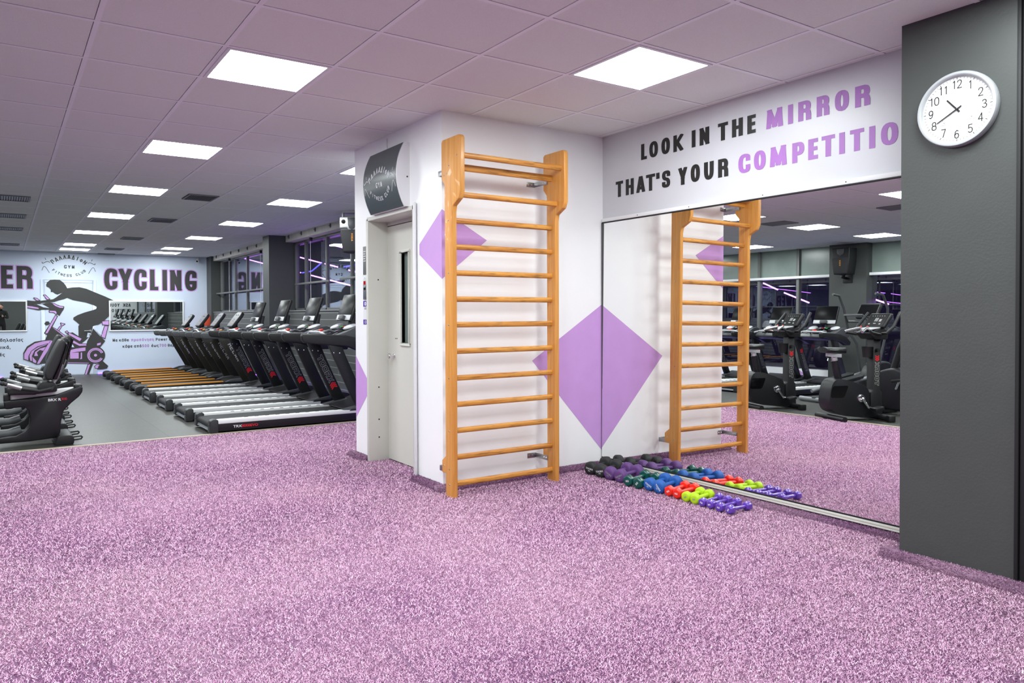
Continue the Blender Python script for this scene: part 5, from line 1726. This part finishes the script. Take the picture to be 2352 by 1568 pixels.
# ================================================================== treadmills with orange stripes
def treadmill_b(label, loc, group):
    t = thing('treadmill', label, 'treadmill', loc, 0, group)
    for s in (-1, 1):
        y0, y1 = (0.26, 0.345) if s > 0 else (-0.345, -0.26)
        ra = MB().prism(smooth_poly([(0.03, 0.03), (1.7, 0.03), (1.7, 0.15), (0.06, 0.13)], 0.01), 'y', y0, y1).build('side_rail', M['black'], t, bevel=0.01)
        MB().prism([(0.16, 0.128), (1.34, 0.139), (1.34, 0.160), (0.16, 0.149)], 'y', y0 + 0.012, y1 - 0.012).build('orange_stripe', M['orange'], ra)
        cp = smooth_poly([(-0.02, 0.015), (0.10, 0.01), (0.12, 0.145), (0.03, 0.15), (-0.02, 0.12)], 0.03)
        MB().prism(cp, 'y', y0 - 0.006, y1 + 0.006).build('end_cap', M['black'], t, bevel=0.01, seg=3)
        fp = [(1.36, 0.14), (1.48, 0.185), (1.66, 0.20), (1.72, 0.14)]
        MB().prism(fp, 'y', y0 - 0.004, y1 + 0.01).build('foot_cover', M['grey_plastic'], t, bevel=0.012)
        pl = [(1.25, 0.89), (1.47, 0.87), (1.62, 0.62), (1.90, 0.14), (1.66, 0.14), (1.42, 0.58)]
        yy0, yy1 = (0.315, 0.352) if s > 0 else (-0.352, -0.315)
        u = MB().prism(pl, 'y', yy0, yy1).build('upright', M['olive_black'], t, bevel=0.006)
        a = math.atan2(0.30 - 0.74, 1.70 - 1.45)
        c, q = math.cos(a), math.sin(a)
        yf = yy0 - 0.0008
        P = Plane((1.40, yf, 0.775), (c, 0, q), (0, -1, 0), (-q, 0, c))
        wh = MB()
        word(wh, P, 'RELAX', 0.0, 0.005, 0.074, 0.070, 0.060, 0.017, 0.015, 0.0, 0.0008)
        wh.build('pale_lettering', M['grey_print'], u)
        e = MB().obox((1.46, yf, 0.855), (0.02, 0, 0.006), (0, 0.0012, 0), (-0.003, 0, 0.004)).build('orange_tick', M['orange'], u)
        hr = [(0.985, 0.965), (1.01, 0.985), (1.45, 0.985), (1.58, 0.955), (1.58, 0.90), (1.40, 0.872), (1.03, 0.872), (0.995, 0.90)]
        z0, z1 = (0.285, 0.355) if s > 0 else (-0.355, -0.285)
        MB().prism(hr, 'y', z0, z1).build('handrail', M['grey_plastic'], t, bevel=0.016, seg=3)
    MB().box(0.03, 1.75, -0.258, 0.258, 0.11, 0.128).build('belt', M['rubber'], t)
    MB().cyl((0.035, -0.258, 0.09), (0.035, 0.258, 0.09), 0.034, n=18).build('rear_roller', M['rubber'], t, sharp=50)
    hp = [(1.42, 0.13), (1.52, 0.17), (1.70, 0.19), (1.90, 0.17), (1.98, 0.10), (1.97, 0.03), (1.6, 0.03)]
    MB().prism(smooth_poly(hp, 0.03), 'y', -0.33, 0.33).build('motor_hood', M['black'], t, bevel=0.014, seg=3)
    bp = [(1.30, 0.93), (1.34, 0.98), (1.52, 1.03), (1.66, 1.07), (1.72, 1.0), (1.62, 0.90), (1.40, 0.90)]
    MB().prism(smooth_poly(bp, 0.02), 'y', -0.29, 0.29).build('console_base', M['grey_plastic'], t, bevel=0.015, seg=3)
    MB().obox((1.40, 0, 1.008), (0.05, 0, 0.014), (0, 0.16, 0), (-0.001, 0, 0.006)).build('storage_tray', M['gloss_black'], t, bevel=0.004)
    MB().obox((1.34, 0.05, 1.03), (0.02, 0, 0.006), (0, 0.03, 0), (-0.003, 0, 0.010)).build('stop_key', M['red'], t, bevel=0.006)
    MB().obox((1.36, -0.09, 1.02), (0.02, 0, 0.006), (0, 0.03, 0), (-0.003, 0, 0.010)).build('speed_key', M['orange'], t, bevel=0.005)
    MB().tube([(1.24, -0.28, 0.97), (1.23, -0.12, 1.01), (1.23, 0.12, 1.01), (1.24, 0.28, 0.97)], 0.014, 10).build('cross_bar', M['steel'], t)
    ax = Vector((0.19, 0, 0.25)).normalized()
    nx = Vector((-ax.z, 0, ax.x))
    cc = Vector((1.63, 0, 1.19))
    ou = smooth_poly([(-0.19, -0.155), (0.19, -0.155), (0.2, 0.10), (0.14, 0.165), (-0.14, 0.165), (-0.2, 0.10)], 0.04)
    def slab(d0, d1, k):
        mb = MB()
        n = len(ou)
        vs = [cc + Vector((0, a * k, 0)) + ax * b * k + nx * d0 for a, b in ou] + [cc + Vector((0, a * k, 0)) + ax * b * k + nx * d1 for a, b in ou]
        return mb.add(vs, [tuple(range(n)), tuple(range(2 * n - 1, n - 1, -1))] + [(i, (i + 1) % n, (i + 1) % n + n, i + n) for i in range(n)])
    sc = slab(-0.035, 0.02, 1.0).build('console', M['black'], t, bevel=0.008)
    slab(0.0205, 0.022, 0.9).build('faceplate', M['mid_grey'], sc)
    mk_ = MB()
    for y, z, w_ in ((-0.06, 0.09, 0.05), (0.06, 0.09, 0.05), (0, 0.0, 0.03), (0.0, -0.04, 0.02)):
        mk_.obox(cc + Vector((0, y, 0)) + ax * z + nx * 0.0225, nx * 0.0006, (0, w_ / 2, 0), ax * 0.010)
    mk_.build('display_mark', M['gloss_black'], sc)
    gm = MB()
    for i in range(8):
        a0, a1 = R(20 + 140 * i / 8), R(20 + 140 * (i + 1) / 8)
        P = Plane(cc - ax * 0.10 + nx * 0.0222, (0, -1, 0), nx, ax)
        paint(gm, P, [[(0.05 * math.cos(a0), 0.05 * math.sin(a0)), (0.05 * math.cos(a1), 0.05 * math.sin(a1)), (0.038 * math.cos(a1), 0.038 * math.sin(a1)), (0.038 * math.cos(a0), 0.038 * math.sin(a0))]], 0.0, 0.0006)
    gm.build('yellow_arc', M['orange'], sc)
    MB().tube([(1.62, 0, 1.0), (1.62, 0, 1.12)], 0.05, 12).build('console_neck', M['black'], t)
    return t
T2 = treadmill_b('black treadmill with an orange stripe, next to the pale-stripped treadmills', (1.375, 9.2, floor_z(9.2)), 'treadmills with orange stripes')
dup(T2, (1.375, 10.46, floor_z(10.46)), 0, 'black treadmill with an orange stripe, second in its group from the camera')
dup(T2, (1.375, 11.75, floor_z(11.75)), 0, 'black treadmill with an orange stripe, third in its group from the camera')
dup(T2, (1.375, 13.15, floor_z(13.15)), 0, 'black treadmill with an orange stripe, farthest, under the right wall mirror')

# ================================================================== recumbent bikes
def recumbent(label, loc, group, rot=0):
    """local: rider faces -x; profile measured along x, z"""
    t = thing('recumbent_bike', label, 'exercise bike', loc, rot, group)
    body = [(0.226, 0.548), (0.25, 0.53), (0.247, 0.487), (0.215, 0.441), (0.15, 0.385), (0.085, 0.315), (0.062, 0.21), (0.055, 0.107), (0.02, 0.06), (-0.20, 0.045), (-0.44, 0.045), (-0.44, 0.10), (-0.31, 0.11),
            (-0.235, 0.145), (-0.20, 0.19), (-0.19, 0.26), (-0.205, 0.34), (-0.235, 0.375), (-0.39, 0.362), (-0.40, 0.435), (-0.345, 0.445), (0.0, 0.462)]
    MB().prism(body, 'y', -0.085, 0.085).build('main_body', M['frame_black'], t, bevel=0.012, seg=3)
    P = Plane((0, -0.0856, 0), (1, 0, 0), (0, -1, 0))
    font_mesh('BRX R', 0.034, P, -0.045, 0.425, 'white_lettering', M['white_print'], t, bold=0.0008, sx=1.15)
    font_mesh('300', 0.030, P, 0.065, 0.428, 'red_lettering', M['red_print'], t, sx=1.1)
    # parting line along the shroud
    pl = ribbon(fillet([(-0.42, 0.06), (-0.2, 0.09), (-0.05, 0.22), (0.07, 0.36)], 0.12, False), False, 0.004, 0.004, 0.2)
    paint(MB(), P, pl, 0, 0.0008).build('shroud_seam', M['gloss_black'], t) if False else None
    a = MB()
    a.prism([(-0.38, 0.44), (-0.38, 0.485), (0.225, 0.535), (0.225, 0.49)], 'y', -0.05, 0.05)
    a.build('seat_rail', M['strip'], t, bevel=0.006, label='silver seat rail')
    for x0, x1, z0, z1 in ((0.175, 0.245, 0.49, 0.56), (-0.40, -0.345, 0.425, 0.50)):
        MB().box(x0, x1, -0.07, 0.07, z0, z1).build('rail_stop', M['black'], t, bevel=0.014, seg=3)
    # front half of the frame, crank shroud, mast, console
    MB().tube([(-0.26, 0, 0.15), (-0.36, 0, 0.122), (-0.6, 0, 0.12), (-0.95, 0, 0.12)], 0.045, 14).build('low_beam', M['grey_plastic'], t)
    sh = smooth_poly([(-0.72, 0.06), (-1.25, 0.06), (-1.36, 0.25), (-1.28, 0.55), (-1.02, 0.62), (-0.84, 0.48), (-0.76, 0.28)], 0.09)
    MB().prism(sh, 'y', -0.10, 0.10).build('flywheel_shroud', M['frame_black'], t, bevel=0.03, seg=3)
    MB().tube([(-1.10, 0, 0.58), (-1.02, 0, 0.85), (-0.90, 0, 1.12)], 0.045, 12).build('console_mast', M['black'], t)
    ax = Vector((-0.28, 0, 0.96)).normalized()
    nx = Vector((ax.z, 0, -ax.x))
    sc = MB().obox((-0.88, 0, 1.2), nx * 0.03, (0, 0.17, 0), ax * 0.13).build('console', M['black'], t, bevel=0.02, seg=3)
    MB().obox(Vector((-0.88, 0, 1.2)) + nx * 0.031, nx * 0.002, (0, 0.14, 0), ax * 0.10).build('screen', M['screen'], sc)
    MB().tube([(-0.86, -0.27, 1.02), (-0.80, -0.25, 1.10), (-0.90, -0.1, 1.10), (-0.90, 0.1, 1.10), (-0.80, 0.25, 1.10), (-0.86, 0.27, 1.02)], 0.016, 10).build('front_handlebar', M['black'], t)
    for s in (-1, 1):
        cr = MB()
        z = 0.34 + s * 0.11
        cr.tube([(-1.0, s * 0.10, 0.34), (-1.0, s * 0.12, 0.34), (-1.0 + s * 0.05, s * 0.13, z)], 0.014, 8)
        k = cr.build('crank', M['chrome'], t)
        MB().obox((-1.0 + s * 0.05, s * 0.19, z), (0.05, 0, 0.01), (0, 0.05, 0), (-0.003, 0, 0.016)).build('pedal', M['black'], k, bevel=0.006)
    # stabilisers
    st = MB()
    st.prism(smooth_poly([(0.0, 0.0), (0.16, 0.0), (0.165, 0.06), (0.14, 0.092), (0.03, 0.092)], 0.02), 'y', -0.2, 0.28)
    st.build('rear_foot', M['frame_black'], t, bevel=0.012, seg=3)
    for y in (-0.14, 0.22):
        MB().tube([(0.15, y, 0.035), (0.225, y, 0.04), (0.235, y, 0.055), (0.225, y, 0.066), (0.15, y, 0.062)], 0.008, 8).build('lift_handle', M['black'], t)
    st = MB().box(-1.30, -1.20, -0.28, 0.28, 0.0, 0.07).build('front_foot', M['frame_black'], t, bevel=0.012, seg=3)
    # seat: carriage, cushion, back pad, side bars
    MB().prism(smooth_poly([(-0.14, 0.49), (0.03, 0.505), (0.035, 0.56), (0.0, 0.60), (-0.10, 0.60), (-0.13, 0.56)], 0.015), 'y', -0.11, 0.11).build('seat_carriage', M['black'], t, bevel=0.01)
    cu = smooth_poly([(-0.37, 0.50), (-0.13, 0.49), (-0.115, 0.555), (-0.25, 0.585), (-0.365, 0.575)], 0.03)
    MB().prism(cu, 'y', -0.19, 0.19).build('seat_cushion', M['vinyl'], t, bevel=0.025, seg=4)
    bk = smooth_poly([(-0.075, 0.68), (-0.06, 0.62), (-0.01, 0.63), (0.05, 0.78), (0.105, 0.96), (0.095, 1.0), (0.06, 1.005), (0.015, 0.92), (-0.045, 0.78)], 0.03)
    MB().prism(bk, 'y', -0.19, 0.19).build('backrest', M['vinyl'], t, bevel=0.03, seg=4)
    bs = [(-0.008, 0.625), (0.03, 0.62), (0.075, 0.76), (0.125, 0.95), (0.11, 0.975), (0.102, 0.96), (0.052, 0.78)]
    MB().prism(bs, 'y', -0.15, 0.15).build('backrest_shell', M['gloss_black'], t, bevel=0.008)
    MB().tube([(-0.01, 0, 0.58), (0.03, 0, 0.64), (0.07, 0, 0.76)], 0.028, 10).build('backrest_post', M['steel'], t)
    for s in (-1, 1):
        ba = MB().tube([(0.0, s * 0.10, 0.55), (-0.03, s * 0.24, 0.545), (-0.12, s * 0.27, 0.53), (-0.25, s * 0.27, 0.56), (-0.40, s * 0.27, 0.615)], 0.016, 10).build('side_handle', M['black'], t)
        MB().tube([(-0.26, s * 0.27, 0.5635), (-0.37, s * 0.27, 0.604)], 0.0185, 10).build('pulse_grip', M['steel'], ba)
        MB().ball((-0.405, s * 0.27, 0.617), 0.021, 10, 6).build('end_plug', M['black'], ba)
    return t
RB = recumbent('black recumbent exercise bike nearest the carpet edge', (0, 4.25, 0), 'recumbent exercise bikes in a row')
for x, y, sh, lab in ((0.013, 5.25, 0.075, 'black recumbent exercise bike, second from the carpet edge'), (0.04, 6.2, 0.145, 'black recumbent exercise bike, third from the carpet edge'),
                      (0.07, 7.2, 0.07, 'black recumbent exercise bike, farthest from the carpet edge')):
    r = dup(RB, (x, y, floor_z(y)), 0, lab)
    for c in r.children:                       # each seat is set at its own notch of the rail
        if c.name.startswith(('seat_carriage', 'seat_cushion', 'backrest', 'side_handle')):
            c.location.x += sh
            c.location.z += sh * 0.083
dup(RB, (-1.98, 0.0, 0), R(-88), 'black recumbent exercise bike between the upright bikes, seen in the mirror')

# ================================================================== upright bikes (seen in the big mirror)
def upright_bike(label, loc, rot):
    """local: rider faces +x, rear shroud at -x"""
    t = thing('upright_bike', label, 'exercise bike', loc, rot, 'upright exercise bikes by the carpet edge')
    sh = smooth_poly([(-0.50, 0.22), (-0.47, 0.42), (-0.42, 0.50), (-0.32, 0.505), (-0.14, 0.46), (0.02, 0.40), (0.05, 0.33), (0.05, 0.17), (0.16, 0.10), (0.16, 0.05), (-0.05, 0.04), (-0.30, 0.06), (-0.46, 0.12)], 0.05)
    MB().prism(sh, 'y', -0.105, 0.105).build('rear_shroud', M['frame_black'], t, bevel=0.035, seg=4)
    for s in (-1, 1):
        gp = smooth_poly([(-0.48, 0.28), (-0.455, 0.42), (-0.24, 0.425), (-0.30, 0.28)], 0.03)
        MB().prism(gp, 'y', min(s * 0.1052, s * 0.1085), max(s * 0.1052, s * 0.1085)).build('gloss_panel', M['gloss_black'], t)
        cr = MB()
        cr.lathe([(0.05, 0), (0.045, 0.014), (0.03, 0.02)], (-0.07, s * 0.105, 0.27), (0, s, 0), 20)
        cr.tube([(-0.07, s * 0.13, 0.27), (0.01 * s + 0.0, s * 0.135, 0.27 - s * 0.08 - 0.03), (0.08 * s, s * 0.14, 0.27 - s * 0.12)], [0.02, 0.013, 0.015], 10)
        k = cr.build('crank', M['chrome'], t)
        MB().obox((0.08 * s, s * 0.20, 0.275 - s * 0.12), (0.06, 0, 0.012), (0, 0.05, 0), (-0.004, 0, 0.018)).build('pedal', M['black'], k, bevel=0.008)
    # seat
    MB().tube([(-0.30, 0, 0.48), (-0.355, 0, 0.72)], 0.042, 12).build('seat_tube', M['frame_black'], t)
    MB().tube([(-0.335, 0, 0.62), (-0.362, 0, 0.76)], 0.034, 12).build('seat_post', M['alu'], t)
    MB().obox((-0.37, 0, 0.785), (0.09, 0, -0.006), (0, 0.03, 0), (0.001, 0, 0.022)).build('seat_slide', M['silver'], t, bevel=0.005)
    MB().tube([(-0.42, 0, 0.77), (-0.46, 0, 0.775)], 0.022, 10).build('slide_knob', M['black'], t)
    mb = MB()
    prof = [(-0.52, 0.10), (-0.50, 0.125), (-0.44, 0.13), (-0.36, 0.10), (-0.28, 0.055), (-0.22, 0.035), (-0.205, 0.02)]
    vs, n = [], 12
    for x, w_ in prof:
        for k in range(n):
            a = 2 * PI * k / n
            vs.append((x, w_ * math.cos(a), 0.845 + 0.035 * math.sin(a) + 0.02 * (x + 0.36) * -1))
    fs = [(i * n + k, i * n + (k + 1) % n, (i + 1) * n + (k + 1) % n, (i + 1) * n + k) for i in range(len(prof) - 1) for k in range(n)]
    fs += [tuple(range(n - 1, -1, -1)), tuple(range((len(prof) - 1) * n, len(prof) * n))]
    mb.add(vs, fs).build('saddle', M['vinyl'], t, sharp=60)
    # front post with lettering
    po = [(0.10, 0.06), (0.27, 0.06), (0.26, 0.34), (0.235, 0.36), (0.235, 1.02), (0.13, 1.02), (0.13, 0.36), (0.10, 0.34)]
    pst = MB().prism(po, 'y', -0.06, 0.06).build('front_post', M['black'], t, bevel=0.012)
    wh, rd = MB(), MB()
    for s in (-1, 1):
        P = Plane((0.1825, s * 0.0606, 0.42), (0, 0, 1), (0, s, 0), (s, 0, 0))
        U = 0.0
        for ch in 'TOORX':
            for seg in ribbon_outline(ch, 0.052, 0.055):
                paint(wh, P, [[(U + x_, y_ - 0.0275) for x_, y_ in seg]], 0.0, 0.0008)
            U += 0.058
        for k in range(3):
            x = U + 0.01 + k * 0.022
            for seg in ribbon([(x + 0.018, -0.026), (x, 0.0), (x + 0.018, 0.026)], False, 0.012, 0.012, 0.2):
                paint(rd, P, [seg], 0.0, 0.0008)
    wh.build('outlined_lettering', M['grey_print'], pst)
    rd.build('red_chevrons', M['red_print'], pst)
    a = MB()
    a.lathe([(0.05, 0), (0.062, 0.12), (0.066, 0.13), (0.060, 0.13), (0.05, 0.02)], (0.09, 0, 0.76), (0, 0, 1), 20)
    a.build('bottle_holder', M['black'], t, sharp=50)
    MB().tube([(0.17, 0.06, 0.85), (0.17, 0.10, 0.85)], 0.02, 10).build('adjust_knob', M['black'], t)
    # console and bars
    MB().prism(smooth_poly([(0.02, 1.06), (0.10, 0.98), (0.27, 0.98), (0.28, 1.08), (0.2, 1.13)], 0.02), 'y', -0.13, 0.13).build('console_base', M['black'], t, bevel=0.02, seg=3)
    MB().obox((0.11, 0, 1.112), (0.075, 0, 0.012), (0, 0.12, 0), (-0.001, 0, 0.008)).build('keypad', M['silver'], t, bevel=0.004)
    ax = Vector((0.11, 0, 0.16)).normalized()
    nx = Vector((-ax.z, 0, ax.x))
    cc = Vector((0.24, 0, 1.205))
    sc = MB().obox(cc, nx * 0.025, (0, 0.175, 0), ax * 0.105).build('console', M['black'], t, bevel=0.02, seg=3)
    MB().obox(cc + nx * 0.0258, nx * 0.001, (0, 0.155, 0), ax * 0.088).build('screen', M['screen'], sc)
    mk_ = MB()
    for (y, z, w_, h_) in ((0.07, -0.01, 0.02, 0.018), (0.02, 0.0, 0.006, 0.025), (-0.0, 0.0, 0.006, 0.025), (-0.02, 0.0, 0.006, 0.025), (0.0, -0.055, 0.022, 0.006), (0.09, -0.062, 0.014, 0.008), (-0.09, -0.062, 0.014, 0.008)) + tuple((-0.1 + 0.04 * k, 0.055, 0.006, 0.004) for k in range(6)):
        mk_.obox(cc + Vector((0, y, 0)) + ax * z + nx * 0.0274, nx * 0.0005, (0, w_, 0), ax * h_)
    mk_.build('display_marks', M['grey_print'], sc)
    for s in (-1, 1):
        hb = MB().tube([(0.16, s * 0.10, 1.05), (0.10, s * 0.21, 1.04), (-0.02, s * 0.235, 1.06), (-0.05, s * 0.215, 1.09)], 0.017, 10).build('low_handlebar', M['black'], t)
        MB().tube([(0.16, s * 0.12, 1.05), (0.14, s * 0.27, 1.06), (0.20, s * 0.31, 1.14), (0.32, s * 0.27, 1.31)], 0.018, 10).build('raised_handlebar', M['vinyl'], t)
        g_ = MB().tube([(0.05, s * 0.055, 1.12), (-0.06, s * 0.13, 1.085), (-0.10, s * 0.155, 1.07)], 0.017, 10).build('pulse_grip', M['steel'], t)
        MB().ball((0.045, s * 0.057, 1.133), 0.012, 10, 6).build('grip_button', M['red'], g_)
    # feet
    MB().tube([(0.20, -0.30, 0.04), (0.20, 0.30, 0.04)], 0.036, 12).build('front_foot', M['black'], t)
    f_ = MB()
    for s in (-1, 1):
        f_.box(0.155, 0.245, s * 0.28 - 0.03, s * 0.28 + 0.03, 0.0, 0.08)
    f_.build('foot_cap', M['black'], t, bevel=0.012)
    MB().tube([(-0.40, -0.26, 0.035), (-0.40, 0.26, 0.035)], 0.034, 12).build('rear_foot', M['frame_black'], t)
    return t
UB = upright_bike('black upright exercise bike in the mirror beside the climbing bars reflection', (-1.24, 2.28, 0), R(-160))
dup(UB, (-1.10, 1.02, 0), R(-158), 'black upright exercise bike in the mirror beside the grey pillar')

# ================================================================== cross trainers (seen in the mirror)
def cross_trainer(label, loc, rot):
    t = thing('cross_trainer', label, 'cross trainer', loc, rot, 'cross trainers behind the upright bikes')
    MB().box(-0.75, 0.75, -0.035, 0.035, 0.02, 0.09).build('base_beam', M['grey_plastic'], t, bevel=0.012)
    for x in (-0.72, 0.72):
        MB().tube([(x, -0.28, 0.04), (x, 0.28, 0.04)], 0.035, 12).build('foot', M['mid_grey'], t)
    sh = smooth_poly([(0.25, 0.09), (0.78, 0.09), (0.80, 0.40), (0.66, 0.60), (0.42, 0.60), (0.27, 0.40)], 0.09)
    MB().prism(sh, 'y', -0.12, 0.12).build('flywheel_shroud', M['frame_black'], t, bevel=0.03, seg=3)
    MB().tube([(0.48, 0, 0.55), (0.42, 0, 0.95), (0.36, 0, 1.25)], [0.06, 0.05, 0.05], 12).build('mast', M['black'], t)
    ax = Vector((0.10, 0, 0.18)).normalized()
    nx = Vector((-ax.z, 0, ax.x))
    sc = MB().obox((0.34, 0, 1.36), nx * 0.03, (0, 0.19, 0), ax * 0.13).build('console', M['black'], t, bevel=0.02, seg=3)
    MB().obox(Vector((0.34, 0, 1.36)) + nx * 0.031, nx * 0.0015, (0, 0.165, 0), ax * 0.10).build('screen', M['screen'], sc)
    MB().tube([(0.33, -0.10, 1.2), (0.12, -0.2, 1.2), (0.02, -0.16, 1.30), (0.02, 0.16, 1.30), (0.12, 0.2, 1.2), (0.33, 0.10, 1.2)], 0.018, 10).build('fixed_handlebar', M['grey_plastic'], t)
    for s in (-1, 1):
        d_ = s * 0.10
        MB().tube([(0.02 + d_, s * 0.30, 1.62), (0.16 + d_, s * 0.31, 1.60), (0.26 + d_, s * 0.31, 1.40), (0.30 + d_ * 0.6, s * 0.29, 1.05), (0.36, s * 0.24, 0.85), (0.34 - d_, s * 0.24, 0.42)], 0.019, 10).build('swing_arm', M['grey_plastic'], t)
        MB().tube([(0.34 - d_, s * 0.22, 0.40), (-0.10 - d_, s * 0.18, 0.30), (-0.62, s * 0.16, 0.20 + 0.5 * d_)], 0.026, 10).build('pedal_bar', M['mid_grey'], t)
        MB().prism(smooth_poly([(-0.30 - d_, 0.30), (0.06 - d_, 0.36), (0.08 - d_, 0.42), (0.05 - d_, 0.40), (-0.29 - d_, 0.34)], 0.01), 'y', s * 0.18 - 0.07, s * 0.18 + 0.07).build('foot_plate', M['black'], t, bevel=0.008)
    MB().lathe([(0.045, 0), (0.055, 0.12), (0.05, 0.12), (0.04, 0.01)], (0.28, 0, 1.0), (0, 0, 1), 16).build('bottle_holder', M['black'], t, sharp=50)
    return t
CT = cross_trainer('black cross trainer with tall grey arms behind the left upright bike in the mirror', (-3.1, 2.3, 0), R(-168))
dup(CT, (-3.1, 1.2, 0), R(-168), 'black cross trainer with tall grey arms at the mirror edge by the grey pillar')

# ================================================================== photographer, seen small in the left wall mirror
def person():
    t_loc = (-0.46, -4.42, 0)
    J = {'pelvis': (0, 0, 0.94), 'spine': (0, 0.0, 1.15), 'chest': (0, 0.01, 1.35), 'neck': (0, 0.02, 1.47), 'head0': (0, 0.05, 1.55),
         'shL': (-0.19, 0.0, 1.40), 'elL': (-0.25, 0.10, 1.14), 'wrL': (-0.08, 0.27, 1.20), 'shR': (0.19, 0.0, 1.40), 'elR': (0.26, 0.09, 1.14), 'wrR': (0.09, 0.27, 1.20),
         'hipL': (-0.10, 0, 0.88), 'knL': (-0.115, 0.02, 0.50), 'anL': (-0.12, -0.02, 0.09), 'toL': (-0.13, 0.15, 0.035),
         'hipR': (0.10, 0, 0.88), 'knR': (0.115, 0.02, 0.50), 'anR': (0.12, -0.02, 0.09), 'toR': (0.13, 0.15, 0.035)}
    RAD = {'pelvis': 0.14, 'spine': 0.13, 'chest': 0.15, 'neck': 0.058, 'head0': 0.055, 'shL': 0.068, 'shR': 0.068, 'elL': 0.046, 'elR': 0.046, 'wrL': 0.03, 'wrR': 0.03, 'hipL': 0.10, 'hipR': 0.10,
           'knL': 0.062, 'knR': 0.062, 'anL': 0.042, 'anR': 0.042, 'toL': 0.036, 'toR': 0.036}
    E = [('pelvis', 'spine'), ('spine', 'chest'), ('chest', 'neck'), ('neck', 'head0'), ('chest', 'shL'), ('shL', 'elL'), ('elL', 'wrL'), ('chest', 'shR'), ('shR', 'elR'), ('elR', 'wrR'),
         ('pelvis', 'hipL'), ('hipL', 'knL'), ('knL', 'anL'), ('anL', 'toL'), ('pelvis', 'hipR'), ('hipR', 'knR'), ('knR', 'anR'), ('anR', 'toR')]
    def skin(name, J, RAD, E, root, material, parent=None, loc=(0, 0, 0), lv=2):
        keys = list(J)
        me = bpy.data.meshes.new(name)
        me.from_pydata([J[k] for k in keys], [(keys.index(a), keys.index(b)) for a, b in E], [])
        o = bpy.data.objects.new(name, me)
        COL.objects.link(o)
        sm = o.modifiers.new('skin', 'SKIN')
        sm.use_smooth_shade = True
        o.modifiers.new('subdivision', 'SUBSURF').levels = lv
        o.modifiers['subdivision'].render_levels = lv
        for i, k in enumerate(keys):
            me.skin_vertices[0].data[i].radius = (RAD[k], RAD[k] * (0.78 if k in ('pelvis', 'spine', 'chest') else 1))
        me.skin_vertices[0].data[keys.index(root)].use_root = True
        dg = bpy.context.evaluated_depsgraph_get()
        m2 = bpy.data.meshes.new_from_object(o.evaluated_get(dg))
        m2.name = name
        bpy.data.objects.remove(o)
        m2.materials.clear()
        m2.materials.append(material)
        for p in m2.polygons:
            p.use_smooth = True
        o = bpy.data.objects.new(name, m2)
        COL.objects.link(o)
        o.location = loc
        if parent:
            o.parent = parent
        return o
    p = skin('person', J, RAD, E, 'pelvis', M['cloth'], loc=t_loc)
    tag(p, 'person in black clothes raising a camera, small in the left far mirror', 'person')
    hd = MB()
    hd.ball((0, 0.055, 1.63), (0.078, 0.095, 0.118), 20, 14)
    for i, q in enumerate(hd.v):
        x, y, z = q
        if z < 1.60:
            k = 1 - 0.22 * min(1, (1.60 - z) / 0.09)
            x, y = x * k, 0.06 + (y - 0.06) * (k + 0.08)
        hd.v[i] = (x, y, z)
    hd.ball((0, 0.152, 1.615), (0.014, 0.02, 0.024), 8, 6)
    for s in (-1, 1):
        hd.ball((s * 0.08, 0.05, 1.62), (0.012, 0.022, 0.032), 8, 6)
    h = hd.build('head', M['skin'], p, sharp=80)
    e = MB()
    for s in (-1, 1):
        e.ball((s * 0.031, 0.138, 1.635), (0.012, 0.008, 0.008), 8, 6)
    e.ball((0, 0.143, 1.568), (0.022, 0.008, 0.006), 8, 6)
    e.build('eyes_and_mouth', M['hair'], h)
    hr = MB()
    hr.ball((0, 0.04, 1.665), (0.085, 0.098, 0.095), 18, 10)
    hr.v = [(x, y, max(z, 1.655 - 0.55 * max(0, 0.05 - y) if y < 0.08 else 1.675)) for x, y, z in hr.v]
    hr.build('hair', M['hair'], p, sharp=80)
    for s in (-1, 1):
        hj = {'w': (s * 0.09, 0.27, 1.20), 'p': (s * 0.075, 0.315, 1.225)}
        hr_ = {'w': 0.028, 'p': 0.03}
        he = [('w', 'p')]
        for f in range(4):
            b, m_, tp = 'b%d' % f, 'm%d' % f, 't%d' % f
            hj[b] = (s * 0.075, 0.345 - 0.004 * abs(f - 1), 1.255 - 0.02 * f)
            hj[m_] = (s * 0.055, 0.365, 1.255 - 0.02 * f)
            hj[tp] = (s * 0.032, 0.362, 1.253 - 0.02 * f)
            hr_[b], hr_[m_], hr_[tp] = 0.0095, 0.009, 0.0075
            he += [('p', b), (b, m_), (m_, tp)]
        hj['k0'], hj['k1'] = (s * 0.062, 0.29, 1.26), (s * 0.045, 0.292, 1.285)
        hr_['k0'], hr_['k1'] = 0.011, 0.009
        he += [('p', 'k0'), ('k0', 'k1')]
        skin('hand', hj, hr_, he, 'w', M['skin'], p, lv=1)
    c = thing('photo_camera', 'black camera held up by the person in the far left mirror', 'camera', (t_loc[0], t_loc[1] + 0.325, 1.19))
    MB().box(-0.032, 0.032, -0.03, 0.03, 0.0, 0.085).build('camera_body', M['black'], c, bevel=0.008)
    MB().cyl((0, 0.03, 0.04), (0, 0.062, 0.04), 0.026, n=18).build('lens', M['gloss_black'], c)
person()
